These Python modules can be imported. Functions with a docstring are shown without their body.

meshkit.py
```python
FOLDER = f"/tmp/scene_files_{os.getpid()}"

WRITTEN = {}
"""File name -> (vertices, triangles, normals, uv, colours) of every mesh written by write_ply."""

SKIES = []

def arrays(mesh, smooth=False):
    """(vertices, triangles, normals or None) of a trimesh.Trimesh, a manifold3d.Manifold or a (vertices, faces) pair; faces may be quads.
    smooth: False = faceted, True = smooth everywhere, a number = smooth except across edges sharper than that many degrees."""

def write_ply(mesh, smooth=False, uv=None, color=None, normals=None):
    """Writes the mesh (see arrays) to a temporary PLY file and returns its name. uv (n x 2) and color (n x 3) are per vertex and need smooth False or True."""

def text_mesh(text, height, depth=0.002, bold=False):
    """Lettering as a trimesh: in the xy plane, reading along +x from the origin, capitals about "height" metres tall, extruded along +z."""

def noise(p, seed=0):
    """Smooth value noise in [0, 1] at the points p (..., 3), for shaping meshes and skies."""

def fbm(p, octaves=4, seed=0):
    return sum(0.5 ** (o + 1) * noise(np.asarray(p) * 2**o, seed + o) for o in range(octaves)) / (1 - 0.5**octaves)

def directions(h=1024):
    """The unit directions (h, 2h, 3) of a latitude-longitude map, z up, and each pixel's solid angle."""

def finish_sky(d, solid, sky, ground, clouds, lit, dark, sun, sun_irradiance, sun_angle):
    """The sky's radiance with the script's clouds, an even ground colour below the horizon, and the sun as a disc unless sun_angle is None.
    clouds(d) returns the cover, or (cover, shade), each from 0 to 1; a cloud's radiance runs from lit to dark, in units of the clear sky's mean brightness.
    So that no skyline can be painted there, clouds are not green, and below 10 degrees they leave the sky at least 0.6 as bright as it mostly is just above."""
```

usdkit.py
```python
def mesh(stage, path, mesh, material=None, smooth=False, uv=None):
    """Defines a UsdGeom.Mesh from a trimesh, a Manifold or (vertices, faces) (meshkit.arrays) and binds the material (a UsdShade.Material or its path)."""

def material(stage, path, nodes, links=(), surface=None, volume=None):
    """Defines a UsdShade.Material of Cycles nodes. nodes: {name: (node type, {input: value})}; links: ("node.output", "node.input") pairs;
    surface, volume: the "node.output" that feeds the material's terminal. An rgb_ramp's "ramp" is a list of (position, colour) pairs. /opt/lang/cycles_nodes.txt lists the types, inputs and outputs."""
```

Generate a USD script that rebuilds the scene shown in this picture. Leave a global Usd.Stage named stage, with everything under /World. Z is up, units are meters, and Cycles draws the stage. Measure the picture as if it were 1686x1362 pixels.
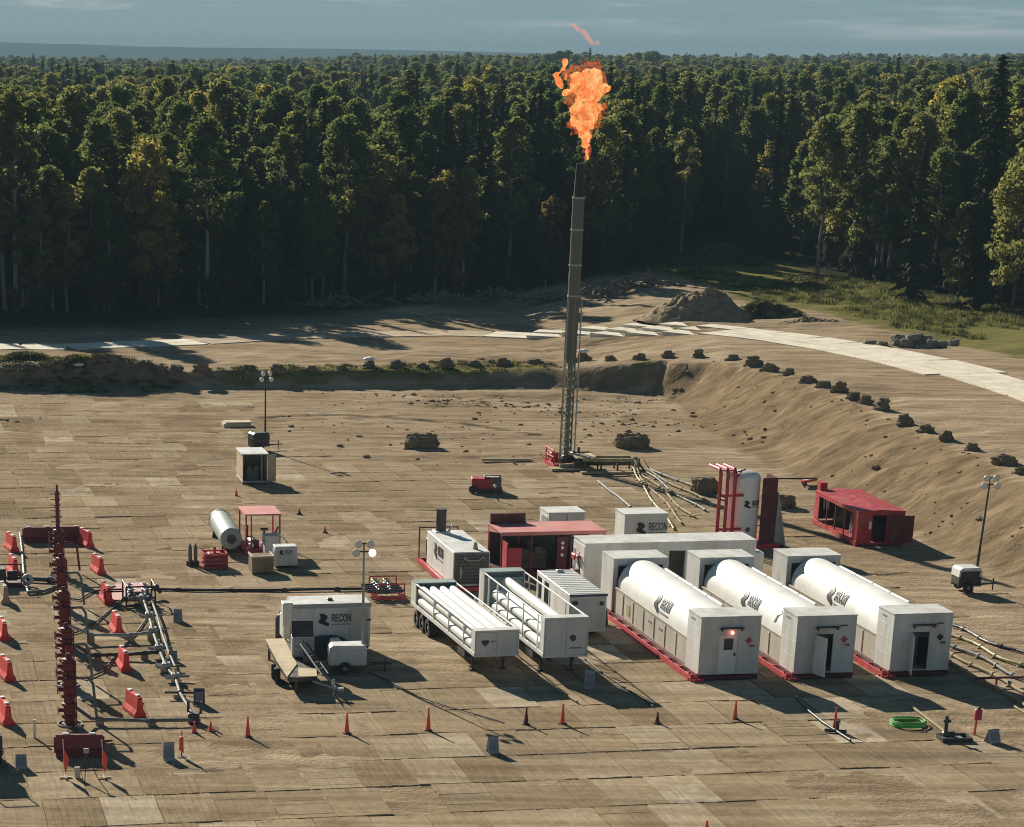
import math, random, sys
import numpy as np, trimesh, shapely, manifold3d
from shapely.geometry import Polygon, LineString
sys.path.insert(0, '/opt/lang')
import usdkit, meshkit
from pxr import Usd, UsdGeom, UsdLux, UsdShade, Gf, Sdf, Vt

stage = Usd.Stage.CreateInMemory()
UsdGeom.SetStageUpAxis(stage, UsdGeom.Tokens.z)
UsdGeom.SetStageMetersPerUnit(stage, 1.0)
UsdGeom.Xform.Define(stage, '/World')
stage.SetDefaultPrim(stage.GetPrimAtPath('/World'))
UsdGeom.Scope.Define(stage, '/World/Looks')
rnd = random.Random(7); rng = np.random.default_rng(7)

# ------------------------------------------------------------------ camera, sky, sun, exposure
FPX, CXP, CYP, CAMH, ROLL = 4000., 450., 1600., 30., 0.008
PITCH = math.atan((CYP - 96.5) / FPX)
_F = np.array([0, math.cos(PITCH), -math.sin(PITCH)]); _R = np.array([1., 0, 0]); _U = np.array([0, math.sin(PITCH), math.cos(PITCH)])
CR = math.cos(ROLL) * _R + math.sin(ROLL) * _U; CU = math.cos(ROLL) * _U - math.sin(ROLL) * _R
CC = np.array([0, 0, CAMH])
cam = UsdGeom.Camera.Define(stage, '/World/camera')
cam.CreateHorizontalApertureAttr(36.0); cam.CreateVerticalApertureAttr(36.0 * 1362 / 1686)
cam.CreateFocalLengthAttr(36.0 * FPX / 1686)
cam.CreateHorizontalApertureOffsetAttr((843 - CXP) / 1686 * 36); cam.CreateVerticalApertureOffsetAttr((CYP - 681) / 1686 * 36)
cam.CreateClippingRangeAttr(Gf.Vec2f(1, 30000))
m = Gf.Matrix4d(*CR, 0, *CU, 0, *(-_F), 0, *CC, 1)
cam.AddTransformOp().Set(m)
EXPOSURE = 0.72
cam.CreateExposureAttr(EXPOSURE)

SUN_EL, SUN_AZ = math.radians(24), math.radians(-26)
sd = np.array([math.sin(SUN_AZ) * math.cos(SUN_EL), math.cos(SUN_AZ) * math.cos(SUN_EL), math.sin(SUN_EL)])
sun = UsdLux.DistantLight.Define(stage, '/World/sun')
sun.CreateIntensityAttr(1.25); sun.CreateAngleAttr(0.53); sun.CreateNormalizeAttr(True); sun.CreateColorAttr(Gf.Vec3f(1, .92, .78))
zx = np.cross([0, 0, 1.], sd); zx /= np.linalg.norm(zx); zy = np.cross(sd, zx)
sun.AddTransformOp().Set(Gf.Matrix4d(*zx, 0, *zy, 0, *sd, 0, 0, 0, 200, 1))
dome = UsdLux.DomeLight.Define(stage, '/World/sky')
dome.GetPrim().SetCustomDataByKey('kind', 'structure')
SKY = 0.05
skym = usdkit.material(stage, '/World/Looks/sky_material', {
    'tc': ('texture_coordinate', {}),
    'sky': ('sky_texture', {'sky_type': 'single_scattering', 'sun_disc': False, 'sun_elevation': SUN_EL, 'sun_rotation': SUN_AZ, 'aerosol_density': 0.6, 'altitude': 300.0}),
    'sep': ('separate_xyz', {}),
    # clouds laid on a flat layer: direction divided by its height
    'zz': ('math', {'math_type': 'maximum', 'value2': 0.0}), 'za': ('math', {'math_type': 'add', 'value2': 0.075}),
    'dx': ('math', {'math_type': 'divide'}), 'dy': ('math', {'math_type': 'divide'}), 'v': ('combine_xyz', {'z': 6.6}),
    'n': ('noise_texture', {'scale': 0.75, 'detail': 7.0, 'roughness': 0.58, 'distortion': 0.3}),
    'n2': ('noise_texture', {'scale': 0.9, 'detail': 6.0, 'roughness': 0.6}),
    'cov': ('map_range', {'range_type': 'smoothstep', 'from_min': 0.47, 'from_max': 0.66}),
    'shd': ('map_range', {'range_type': 'smoothstep', 'from_min': 0.38, 'from_max': 0.66}),
    'grey': ('mix_color', {'a': (3.0, 4.0, 4.5), 'b': (8.6, 8.6, 8.2), 'use_clamp': False}),
    'low': ('map_range', {'range_type': 'smoothstep', 'from_min': 0.004, 'from_max': 0.016}),
    'c2': ('math', {'math_type': 'multiply'}),
    'hz': ('map_range', {'from_min': 0.0, 'from_max': 0.45}), 'airc': ('rgb_ramp', {'ramp': [(0, (.72, 1.09, 1.22)), (.12, (.36, .62, .78)), (.5, (.20, .40, .60)), (1, (.14, .29, .48))]}), 'airs': ('vector_math', {'math_type': 'scale', 'scale': 4.6}),
    'air': ('mix_color', {'fac': 0.95, 'use_clamp': False}), 'cdim': ('map_range', {'from_min': 0.0, 'from_max': 0.35, 'to_min': 1.15, 'to_max': .55}), 'cs': ('vector_math', {'math_type': 'scale'}),
    'mx': ('mix_color', {'use_clamp': False}),
    'bg': ('background_shader', {'strength': SKY})},
    [('tc.generated', 'sep.vector'), ('sep.z', 'zz.value1'), ('zz.value', 'za.value1'), ('sep.x', 'dx.value1'), ('za.value', 'dx.value2'),
     ('sep.y', 'dy.value1'), ('za.value', 'dy.value2'), ('dx.value', 'v.x'), ('dy.value', 'v.y'), ('v.vector', 'n.vector'), ('v.vector', 'n2.vector'),
     ('n.fac', 'cov.value'), ('n2.fac', 'shd.value'), ('shd.result', 'grey.fac'), ('sep.z', 'low.value'), ('cov.result', 'c2.value1'), ('low.result', 'c2.value2'),
     ('sky.color', 'air.a'), ('sep.z', 'hz.value'), ('hz.result', 'airc.fac'), ('airc.color', 'airs.vector1'), ('airs.vector', 'air.b'), ('air.result', 'mx.a'), ('grey.result', 'cs.vector1'), ('sep.z', 'cdim.value'), ('cdim.result', 'cs.scale'), ('cs.vector', 'mx.b'), ('c2.value', 'mx.fac'), ('mx.result', 'bg.color')], surface='bg.background')
UsdShade.MaterialBindingAPI.Apply(dome.GetPrim()).Bind(skym)

# ------------------------------------------------------------------ helpers
def at(px, py, z=0.0):
    """the place in the world seen at a pixel of the photograph, at height z"""
    d = _F * FPX + CR * (px - CXP) + CU * (CYP - py); t = (z - CAMH) / d[2]
    return (CC + d * t)[:2]
GRID = 9.2
GA = math.radians(GRID)
eu = np.array([math.cos(GA), math.sin(GA)]); ev = np.array([-math.sin(GA), math.cos(GA)])
_names = {}
def path(parent, name):
    base = str(parent.GetPath()) if parent is not None else '/World'
    k = (base, name); n = _names.get(k, 0); _names[k] = n + 1
    return f'{base}/{name}' + (f'_{n:03d}' if n else '')
def tag(prim, label=None, cat=None, group=None, kind=None):
    for k, v in (('label', label), ('category', cat), ('group', group), ('kind', kind)):
        if v: prim.SetCustomDataByKey(k, v)
    return prim
def thing(name, label, cat, loc, rot=0.0, group=None, scale=None, tilt=(0, 0), kind=None):
    x = UsdGeom.Xform.Define(stage, path(None, name))
    loc = tuple(float(q) for q in loc); loc = loc if len(loc) == 3 else (*loc, 0.0)
    x.AddTranslateOp().Set(Gf.Vec3d(*loc)); x.AddRotateXYZOp().Set(Gf.Vec3f(float(tilt[0]), float(tilt[1]), float(rot)))
    s = scale if scale is not None else (1, 1, 1); x.AddScaleOp().Set(Gf.Vec3f(*map(float, s)))
    return tag(x.GetPrim(), label, cat, group, kind)
def dup(root, label, loc, rot=0.0, group=None, scale=None, tilt=(0, 0)):
    r = thing(root.GetName().rstrip('0123456789').rstrip('_'), label, root.GetCustomDataByKey('category'), loc, rot, group or root.GetCustomDataByKey('group'), scale, tilt)
    r.GetReferences().AddInternalReference(root.GetPath()); r.SetInstanceable(True)
    return r
class MB:
    def __init__(s): s.v, s.f, s.n = [], [], 0
    def add(s, v, f):
        v = np.asarray(v, float); f = np.asarray(f, int); s.v.append(v); s.f.append(f + s.n); s.n += len(v); return s
    def tm(s, t): return s.add(t.vertices, t.faces)
    def box(s, x0, x1, y0, y1, z0, z1):
        v = [(x, y, z) for z in (z0, z1) for y in (y0, y1) for x in (x0, x1)]
        return s.add(v, [(0, 2, 1), (1, 2, 3), (4, 5, 6), (5, 7, 6), (0, 1, 4), (1, 5, 4), (2, 6, 3), (3, 6, 7), (0, 4, 2), (2, 4, 6), (1, 3, 5), (3, 7, 5)])
    def cbox(s, x0, x1, y0, y1, z0, z1, c=.04):
        p = []
        for x, sx in ((x0, 1), (x1, -1)):
            for y, sy in ((y0, 1), (y1, -1)):
                for z, sz in ((z0, 1), (z1, -1)):
                    p += [(x + sx * c, y + sy * c, z), (x + sx * c, y, z + sz * c), (x, y + sy * c, z + sz * c)]
        h = manifold3d.Manifold.hull_points(np.array(p, float)).to_mesh()
        return s.add(h.vert_properties[:, :3], h.tri_verts)
    def cyl(s, a, b, r, r2=None, n=12, caps=True):
        a, b = np.asarray(a, float), np.asarray(b, float); r2 = r if r2 is None else r2
        d = b - a; d /= np.linalg.norm(d); h = np.array([0, 0, 1.]) if abs(d[2]) < .9 else np.array([1., 0, 0])
        u = np.cross(d, h); u /= np.linalg.norm(u); w = np.cross(d, u)
        t = np.arange(n) / n * 2 * np.pi; ring = np.cos(t)[:, None] * u + np.sin(t)[:, None] * w
        v = np.vstack([a + ring * r, b + ring * r2]); i = np.arange(n); j = (i + 1) % n
        f = [np.c_[i, i + n, j], np.c_[j, i + n, j + n]]
        if caps:
            v = np.vstack([v, a, b]); f += [np.c_[i, j, np.full(n, 2 * n)], np.c_[j + n, i + n, np.full(n, 2 * n + 1)]]
        return s.add(v, np.vstack(f))
    def tube(s, pts, r, n=8):
        pts = [np.asarray(p, float) for p in pts]
        for a, b in zip(pts[:-1], pts[1:]): s.cyl(a, b, r, n=n)
        for p in pts[1:-1]:
            t = trimesh.creation.icosphere(1, r); s.add(t.vertices + p, t.faces)
        return s
    def lathe(s, prof, axis='z', o=(0, 0, 0), n=24):
        """prof: (radius, along) pairs"""
        t = np.arange(n) / n * 2 * np.pi; v = []
        for r, h in prof:
            c, q = r * np.cos(t), r * np.sin(t); hh = np.full(n, h)
            v.append(np.c_[c, q, hh] if axis == 'z' else (np.c_[q, hh, c] if axis == 'y' else np.c_[hh, c, q]))
        i = np.arange(n); j = (i + 1) % n; f = []
        for k in range(len(prof) - 1):
            a, b = k * n, (k + 1) * n; f += [np.c_[a + i, a + j, b + j], np.c_[a + i, b + j, b + i]]
        return s.add(np.vstack(v) + np.asarray(o, float), np.vstack(f))
    def prism(s, poly, z0, z1, axis='z', o=(0, 0, 0)):
        """extrudes a 2D outline: axis z: (x,y); axis y: outline is (x,z); axis x: outline is (y,z)"""
        t = trimesh.creation.extrude_polygon(Polygon(poly), z1 - z0); v = np.array(t.vertices); v[:, 2] += z0; f = np.array(t.faces)
        if axis == 'y': v = v[:, [0, 2, 1]]; f = f[:, ::-1]
        if axis == 'x': v = v[:, [2, 0, 1]]
        return s.add(v + np.asarray(o, float), f)
    def ball(s, c, r, sub=2):
        t = trimesh.creation.icosphere(sub, 1.0); return s.add(t.vertices * np.asarray(r) + np.asarray(c, float), t.faces)
    def get(s): return np.vstack(s.v), np.vstack(s.f)
def part(name, mb, mat, parent, smooth=False, label=None, kind=None):
    g = mb.get() if isinstance(mb, MB) else mb
    p = usdkit.mesh(stage, path(parent, name), g, MAT[mat], smooth=smooth).GetPrim()
    return tag(p, label, kind=kind)
def solo(name, mb, mat, label, cat, loc=(0, 0, 0), rot=0, group=None, smooth=False, kind=None, tilt=(0, 0)):
    g = mb.get() if isinstance(mb, MB) else mb
    ms = usdkit.mesh(stage, path(None, name), g, MAT[mat], smooth=smooth)
    loc = tuple(float(q) for q in loc); loc = loc if len(loc) == 3 else (*loc, 0.0)
    ms.AddTranslateOp().Set(Gf.Vec3d(*loc)); ms.AddRotateXYZOp().Set(Gf.Vec3f(float(tilt[0]), float(tilt[1]), float(rot)))
    return tag(ms.GetPrim(), label, cat, group, kind)
def primvar(prim, name, arr):
    UsdGeom.PrimvarsAPI(prim).CreatePrimvar(name, Sdf.ValueTypeNames.FloatArray, 'vertex').Set(Vt.FloatArray.FromNumpy(np.asarray(arr, np.float32)))

# ------------------------------------------------------------------ materials
MAT = {}
def mk(name, col, rough=.5, metal=0., var=.12, scale=2.0, dust=.25, dustcol=(.30, .24, .16), bump=0.0, streak=False, spec=.5, fine=25.0):
    c = np.array(col, float)
    n = {'g': ('geometry', {}), 'mp': ('mapping', {'mapping_type': 'point', 'scale': (1, 1, .22) if streak else (1, 1, 1)}),
         'a': ('noise_texture', {'scale': scale, 'detail': 5.0, 'roughness': .6}), 'r': ('rgb_ramp', {'ramp': [(.3, tuple(c * (1 - var))), (.7, tuple(np.minimum(c * (1 + var), .92)))]}),
         'b': ('noise_texture', {'scale': scale * .45, 'detail': 8.0, 'roughness': .68}), 'br': ('map_range', {'from_min': .46, 'from_max': .78, 'to_max': dust * 2}),
         'm': ('mix_color', {'b': dustcol}), 'c': ('noise_texture', {'scale': fine, 'detail': 3.0}), 'rr': ('map_range', {'from_min': .3, 'from_max': .7, 'to_min': max(rough - .1, .05), 'to_max': min(rough + .15, 1)}),
         'p': ('principled_bsdf', {'metallic': metal, 'specular_ior_level': spec})}
    l = [('g.position', 'mp.vector'), ('mp.vector', 'a.vector'), ('mp.vector', 'b.vector'), ('g.position', 'c.vector'), ('a.fac', 'r.fac'), ('b.fac', 'br.value'), ('br.result', 'm.fac'),
         ('r.color', 'm.a'), ('m.result', 'p.base_color'), ('a.fac', 'rr.value'), ('rr.result', 'p.roughness')]
    if bump:
        n['bp'] = ('bump', {'strength': 1.0, 'distance': bump}); l += [('c.fac', 'bp.height'), ('bp.normal', 'p.normal')]
    MAT[name] = usdkit.material(stage, '/World/Looks/' + name, n, l, surface='p.BSDF')
mk('white_paint', (.74, .74, .71), .45, var=.06, dust=.22, streak=True, scale=1.2)
mk('tank_white', (.78, .78, .75), .62, var=.04, dust=.12, streak=True, scale=.8)
mk('grey_panel', (.66, .66, .63), .55, var=.10, dust=.32, streak=True, scale=1.3)
mk('beige_panel', (.52, .49, .41), .55, var=.08, dust=.25, streak=True)
mk('tan_panel', (.55, .43, .28), .6, var=.1)
mk('plywood', (.62, .52, .36), .7, var=.12, spec=.05)
mk('red_paint', (.42, .02, .035), .5, var=.25, dust=.25)
mk('red_skid', (.50, .035, .05), .5, var=.15, dust=.2)
mk('red_roof', (.58, .20, .185), .62, var=.12, dust=.3, dustcol=(.45, .3, .25), scale=1.0)
mk('well_red', (.14, .009, .015), .38, var=.25, dust=.06)
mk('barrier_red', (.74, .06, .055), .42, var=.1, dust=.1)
mk('barrier_maroon', (.17, .014, .02), .45, var=.1, dust=.08)  # barrier red darkened: shade painted into the camera-facing barriers
mk('cone_red', (.80, .09, .06), .5, var=.06, dust=.06)
mk('white_plastic', (.78, .76, .72), .5, var=.05, dust=.1)
mk('rust_plate', (.52, .27, .25), .7, var=.1, dust=.08)
mk('steel', (.36, .38, .38), .38, metal=.7, var=.2, dust=.2)
mk('pipe_grey', (.15, .165, .16), .7, metal=.1, var=.25, dust=.25)
mk('galv', (.36, .38, .37), .5, metal=.3, var=.2, dust=.2)
mk('dark_steel', (.045, .045, .045), .5, metal=.2, var=.3, dust=.15)
mk('black_rubber', (.02, .02, .02), .7, var=.3, dust=.2)
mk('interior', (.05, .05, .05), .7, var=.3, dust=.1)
mk('dark_red', (.10, .012, .014), .55, var=.25, dust=.1)
mk('stack_paint', (.105, .12, .10), .55, var=.15, dust=.08)
mk('stack_olive', (.16, .175, .125), .55, var=.2, dust=.1)
mk('stack_tip', (.03, .03, .028), .6, metal=.3, var=.3, dust=0)
mk('olive_yellow', (.33, .30, .13), .6, var=.2)
mk('hose_tan', (.36, .31, .2), .7, var=.2, spec=.05)
mk('hose_green', (.12, .45, .10), .5, var=.1, dust=.1)
mk('sign_grey', (.30, .32, .36), .5, var=.08, dust=.15)
mk('teal_paint', (.30, .38, .36), .5, var=.1)
mk('blue_paint', (.035, .06, .10), .4, var=.15, dust=.15)
mk('lettering', (.06, .065, .06), .5, var=.05, dust=0)
mk('lettering_grey', (.22, .23, .23), .5, var=.05, dust=0)
mk('logo_dark', (.02, .022, .02), .5, var=.05, dust=0)
mk('hazard_red', (.45, .08, .09), .5, var=.05, dust=.05)
mk('lamp_glass', (.75, .75, .72), .08, var=.02, dust=.02)
mk('window_dark', (.03, .035, .04), .08, var=.1, dust=.1)
mk('grille', (.10, .105, .11), .45, metal=.4, var=.4, scale=5, dust=.1)
mk('soil_lump', (.21, .165, .112), .9, var=.35, dust=.25, scale=2.5, bump=.06, fine=9, spec=.05)
mk('soil_mound', (.27, .205, .125), .9, var=.3, dust=.3, scale=.8, bump=.08, fine=5, spec=.05)
mk('weedy_soil', (.20, .155, .095), .9, var=.4, dust=.3, dustcol=(.16, .13, .08), scale=.8, bump=.1, fine=5, spec=.05)
mk('rock', (.25, .22, .18), .85, var=.3, dust=.2, bump=.05, fine=8, spec=.05)
mk('brushwood', (.19, .165, .135), .9, var=.4, dust=.1, spec=.05)
mk('road_mat', (.76, .70, .57), .8, var=.14, dust=.2, scale=.7, bump=.02, spec=.05)
mk('road_dusty', (.46, .38, .27), .85, var=.2, dust=.35, scale=.5, spec=.05)
mk('timber', (.40, .33, .22), .8, var=.2, spec=.05)
mk('bark_birch', (.27, .255, .225), .8, var=.25, dust=.1, scale=3, spec=.05)
mk('bark_dark', (.075, .06, .048), .9, var=.3, dust=.05, spec=.05)
mk('water_green', (.03, .035, .03), .15, var=.2)

def leafmat(name, cols, trans=.35):
    MAT[name] = usdkit.material(stage, '/World/Looks/' + name, {
        'o': ('object_info', {}), 'g': ('geometry', {}), 'r': ('rgb_ramp', {'ramp': cols}), 'n': ('noise_texture', {'scale': .9, 'detail': 3.0}),
        'h': ('hsv', {'saturation': .95}), 'mr': ('map_range', {'from_min': .25, 'from_max': .75, 'to_min': .6, 'to_max': 1.4}), 'w': ('map_range', {'from_min': 0.0, 'from_max': 1.0, 'to_min': .8, 'to_max': 1.2}),
        'mm': ('math', {'math_type': 'multiply'}), 'd': ('principled_bsdf', {'roughness': .9, 'specular_ior_level': .04}), 't': ('translucent_bsdf', {}), 'x': ('mix_closure', {'fac': trans})},
        [('o.random', 'r.fac'), ('g.position', 'n.vector'), ('r.color', 'h.color'), ('n.fac', 'mr.value'), ('g.random_per_island', 'w.value'), ('mr.result', 'mm.value1'), ('w.result', 'mm.value2'), ('mm.value', 'h.value'),
         ('h.color', 'd.base_color'), ('h.color', 't.color'), ('d.BSDF', 'x.closure1'), ('t.BSDF', 'x.closure2')], surface='x.closure')
leafmat('leaf_green', [(0, (.125, .175, .045)), (.3, (.185, .225, .058)), (.65, (.245, .265, .07)), (.9, (.31, .30, .08)), (.975, (.44, .37, .06)), (1, (.34, .27, .08))], .55)
leafmat('leaf_yellow', [(0, (.20, .16, .04)), (1, (.26, .17, .05))])
leafmat('leaf_grey', [(0, (.09, .085, .055)), (1, (.13, .11, .065))])
leafmat('needle', [(0, (.030, .046, .022)), (.6, (.042, .058, .027)), (1, (.060, .072, .034))], .2)
leafmat('grass_blade', [(0, (.16, .18, .045)), (1, (.26, .24, .08))], .5)
leafmat('weed', [(0, (.06, .07, .025)), (1, (.10, .10, .04))], .25)

# ground: mud, sand, grass, dark soil, painted tree shade, told by what lies where
MAT['ground'] = usdkit.material(stage, '/World/Looks/ground_soil', {
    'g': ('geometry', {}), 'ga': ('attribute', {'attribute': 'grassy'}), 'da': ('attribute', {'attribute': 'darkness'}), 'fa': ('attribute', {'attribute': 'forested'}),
    'n1': ('noise_texture', {'scale': .09, 'detail': 8.0, 'roughness': .62, 'distortion': .6}), 'r1': ('rgb_ramp', {'ramp': [(.3, (0.265, 0.195, 0.123)), (.47, (0.369, 0.280, 0.184)), (.6, (0.420, 0.326, 0.220)), (.75, (0.500, 0.410, 0.297))]}),
    'mp': ('mapping', {'mapping_type': 'point', 'scale': (.5, 1.6, 1), 'rotation': (0, 0, .3)}), 'n2': ('noise_texture', {'scale': .9, 'detail': 9.0, 'roughness': .7}), 'r2': ('map_range', {'from_min': .3, 'from_max': .72, 'to_min': .62, 'to_max': 1.25}),
    'm1': ('mix_color', {'blend_type': 'multiply', 'fac': 1.0, 'use_clamp': False}),
    'gn': ('noise_texture', {'scale': .5, 'detail': 6.0}), 'gs': ('math', {'math_type': 'multiply_add', 'value2': 1.1, 'value3': -.55}), 'gx': ('math', {'math_type': 'add'}), 'gm': ('map_range', {'from_min': .40, 'from_max': .62}),
    'gc': ('rgb_ramp', {'ramp': [(.3, (.13, .125, .045)), (.55, (.19, .175, .065)), (.75, (.27, .22, .105))]}), 'm2': ('mix_color', {}),
    'dm': ('mix_color', {'b': (.075, .062, .042)}), 'dx': ('math', {'math_type': 'add'}), 'dr': ('map_range', {'from_min': .35, 'from_max': .75}),
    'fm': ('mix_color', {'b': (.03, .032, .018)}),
    'n3': ('noise_texture', {'scale': 4.0, 'detail': 6.0}), 'bs': ('math', {'math_type': 'add'}), 'bp': ('bump', {'strength': .8, 'distance': .09}),
    'p': ('principled_bsdf', {'roughness': 1.0, 'specular_ior_level': .0}),
    'tk': ('mapping', {'mapping_type': 'point', 'scale': (.05, .9, 1), 'rotation': (0, 0, .12)}), 'tn': ('noise_texture', {'scale': 1.0, 'detail': 6.0, 'roughness': .6, 'distortion': .5}), 'tr': ('map_range', {'from_min': .34, 'from_max': .62, 'to_min': .70, 'to_max': 1.12}), 'm0': ('mix_color', {'blend_type': 'multiply', 'fac': 1.0, 'use_clamp': False}),
    'ba': ('attribute', {'attribute': 'slope'}), 'bm': ('mix_color', {'b': (.24, .175, .105)}), 'bf': ('math', {'math_type': 'multiply', 'value2': .8})},
    [('g.position', 'n1.vector'), ('n1.fac', 'r1.fac'), ('g.position', 'mp.vector'), ('mp.vector', 'n2.vector'), ('n2.fac', 'r2.value'), ('g.position', 'tk.vector'), ('tk.vector', 'tn.vector'), ('tn.fac', 'tr.value'), ('r1.color', 'bm.a'), ('ba.fac', 'bf.value1'), ('bf.value', 'bm.fac'), ('bm.result', 'm0.a'), ('tr.result', 'm0.b'), ('m0.result', 'm1.a'), ('r2.result', 'm1.b'),
     ('g.position', 'gn.vector'), ('gn.fac', 'gs.value1'), ('ga.fac', 'gx.value1'), ('gs.value', 'gx.value2'), ('gx.value', 'gm.value'), ('n2.fac', 'gc.fac'), ('m1.result', 'm2.a'), ('gc.color', 'm2.b'), ('gm.result', 'm2.fac'),
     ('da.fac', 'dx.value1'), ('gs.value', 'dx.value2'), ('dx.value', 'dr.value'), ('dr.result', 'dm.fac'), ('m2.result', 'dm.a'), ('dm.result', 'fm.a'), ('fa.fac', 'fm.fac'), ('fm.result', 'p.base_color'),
     ('g.position', 'n3.vector'), ('n2.fac', 'bs.value1'), ('n3.fac', 'bs.value2'), ('bs.value', 'bp.height'), ('bp.normal', 'p.normal')], surface='p.BSDF')
MAT['mat_wood'] = usdkit.material(stage, '/World/Looks/mat_wood', {
    'g': ('geometry', {}), 'a': ('attribute', {'attribute': 'tone'}), 'r': ('rgb_ramp', {'ramp': [(0, (0.306, 0.230, 0.145)), (.5, (0.408, 0.319, 0.212)), (.85, (0.484, 0.392, 0.273)), (1, (0.556, 0.465, 0.341))]}),
    'isl': ('map_range', {'from_min': 0.0, 'from_max': 1.0, 'to_min': .88, 'to_max': 1.10}), 'mi': ('mix_color', {'blend_type': 'multiply', 'fac': 1.0, 'use_clamp': False}),
    'rot': ('mapping', {'mapping_type': 'point', 'rotation': (0, 0, -GA)}), 'st': ('mapping', {'mapping_type': 'point', 'scale': (7, .5, 1)}), 'gn': ('noise_texture', {'scale': 1.0, 'detail': 4.0}), 'gr': ('map_range', {'from_min': .3, 'from_max': .7, 'to_min': .82, 'to_max': 1.12}), 'mg': ('mix_color', {'blend_type': 'multiply', 'fac': 1.0, 'use_clamp': False}),
    'n1': ('noise_texture', {'scale': .085, 'detail': 9.0, 'roughness': .66, 'distortion': .8}), 'm1': ('map_range', {'range_type': 'smoothstep', 'from_min': .46, 'from_max': .60}), 'mud': ('mix_color', {'b': (0.362, 0.277, 0.179)}), 'mf': ('math', {'math_type': 'multiply', 'value2': .80}),
    'n2': ('noise_texture', {'scale': .16, 'detail': 8.0, 'roughness': .7}), 'm2': ('map_range', {'range_type': 'smoothstep', 'from_min': .53, 'from_max': .70}), 'wet': ('mix_color', {'b': (0.214, 0.157, 0.101)}), 'wf': ('math', {'math_type': 'multiply', 'value2': .78}),
    'n3': ('noise_texture', {'scale': 2.2, 'detail': 8.0, 'roughness': .7}), 'r3': ('map_range', {'from_min': .3, 'from_max': .7, 'to_min': .80, 'to_max': 1.16}), 'm3': ('mix_color', {'blend_type': 'multiply', 'fac': 1.0, 'use_clamp': False}),
    'bp': ('bump', {'strength': .6, 'distance': .03}), 'p': ('principled_bsdf', {'roughness': 1.0, 'specular_ior_level': .0}),
    'tk': ('mapping', {'mapping_type': 'point', 'scale': (.05, .8, 1), 'rotation': (0, 0, -.10)}), 'tn': ('noise_texture', {'scale': 1.0, 'detail': 6.0, 'roughness': .6, 'distortion': .6}), 'tr': ('map_range', {'from_min': .36, 'from_max': .60, 'to_min': .74, 'to_max': 1.10}), 'm4': ('mix_color', {'blend_type': 'multiply', 'fac': 1.0, 'use_clamp': False})},
    [('a.fac', 'r.fac'), ('g.random_per_island', 'isl.value'), ('r.color', 'mi.a'), ('isl.result', 'mi.b'), ('g.position', 'rot.vector'), ('rot.vector', 'st.vector'), ('st.vector', 'gn.vector'), ('gn.fac', 'gr.value'), ('mi.result', 'mg.a'), ('gr.result', 'mg.b'),
     ('g.position', 'n1.vector'), ('n1.fac', 'm1.value'), ('m1.result', 'mf.value1'), ('mf.value', 'mud.fac'), ('mg.result', 'mud.a'), ('g.position', 'n2.vector'), ('n2.fac', 'm2.value'), ('m2.result', 'wf.value1'), ('wf.value', 'wet.fac'), ('mud.result', 'wet.a'),
     ('g.position', 'n3.vector'), ('n3.fac', 'r3.value'), ('wet.result', 'm3.a'), ('r3.result', 'm3.b'), ('g.position', 'tk.vector'), ('tk.vector', 'tn.vector'), ('tn.fac', 'tr.value'), ('m3.result', 'm4.a'), ('tr.result', 'm4.b'), ('m4.result', 'p.base_color'), ('n3.fac', 'bp.height'), ('bp.normal', 'p.normal')], surface='p.BSDF')
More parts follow.
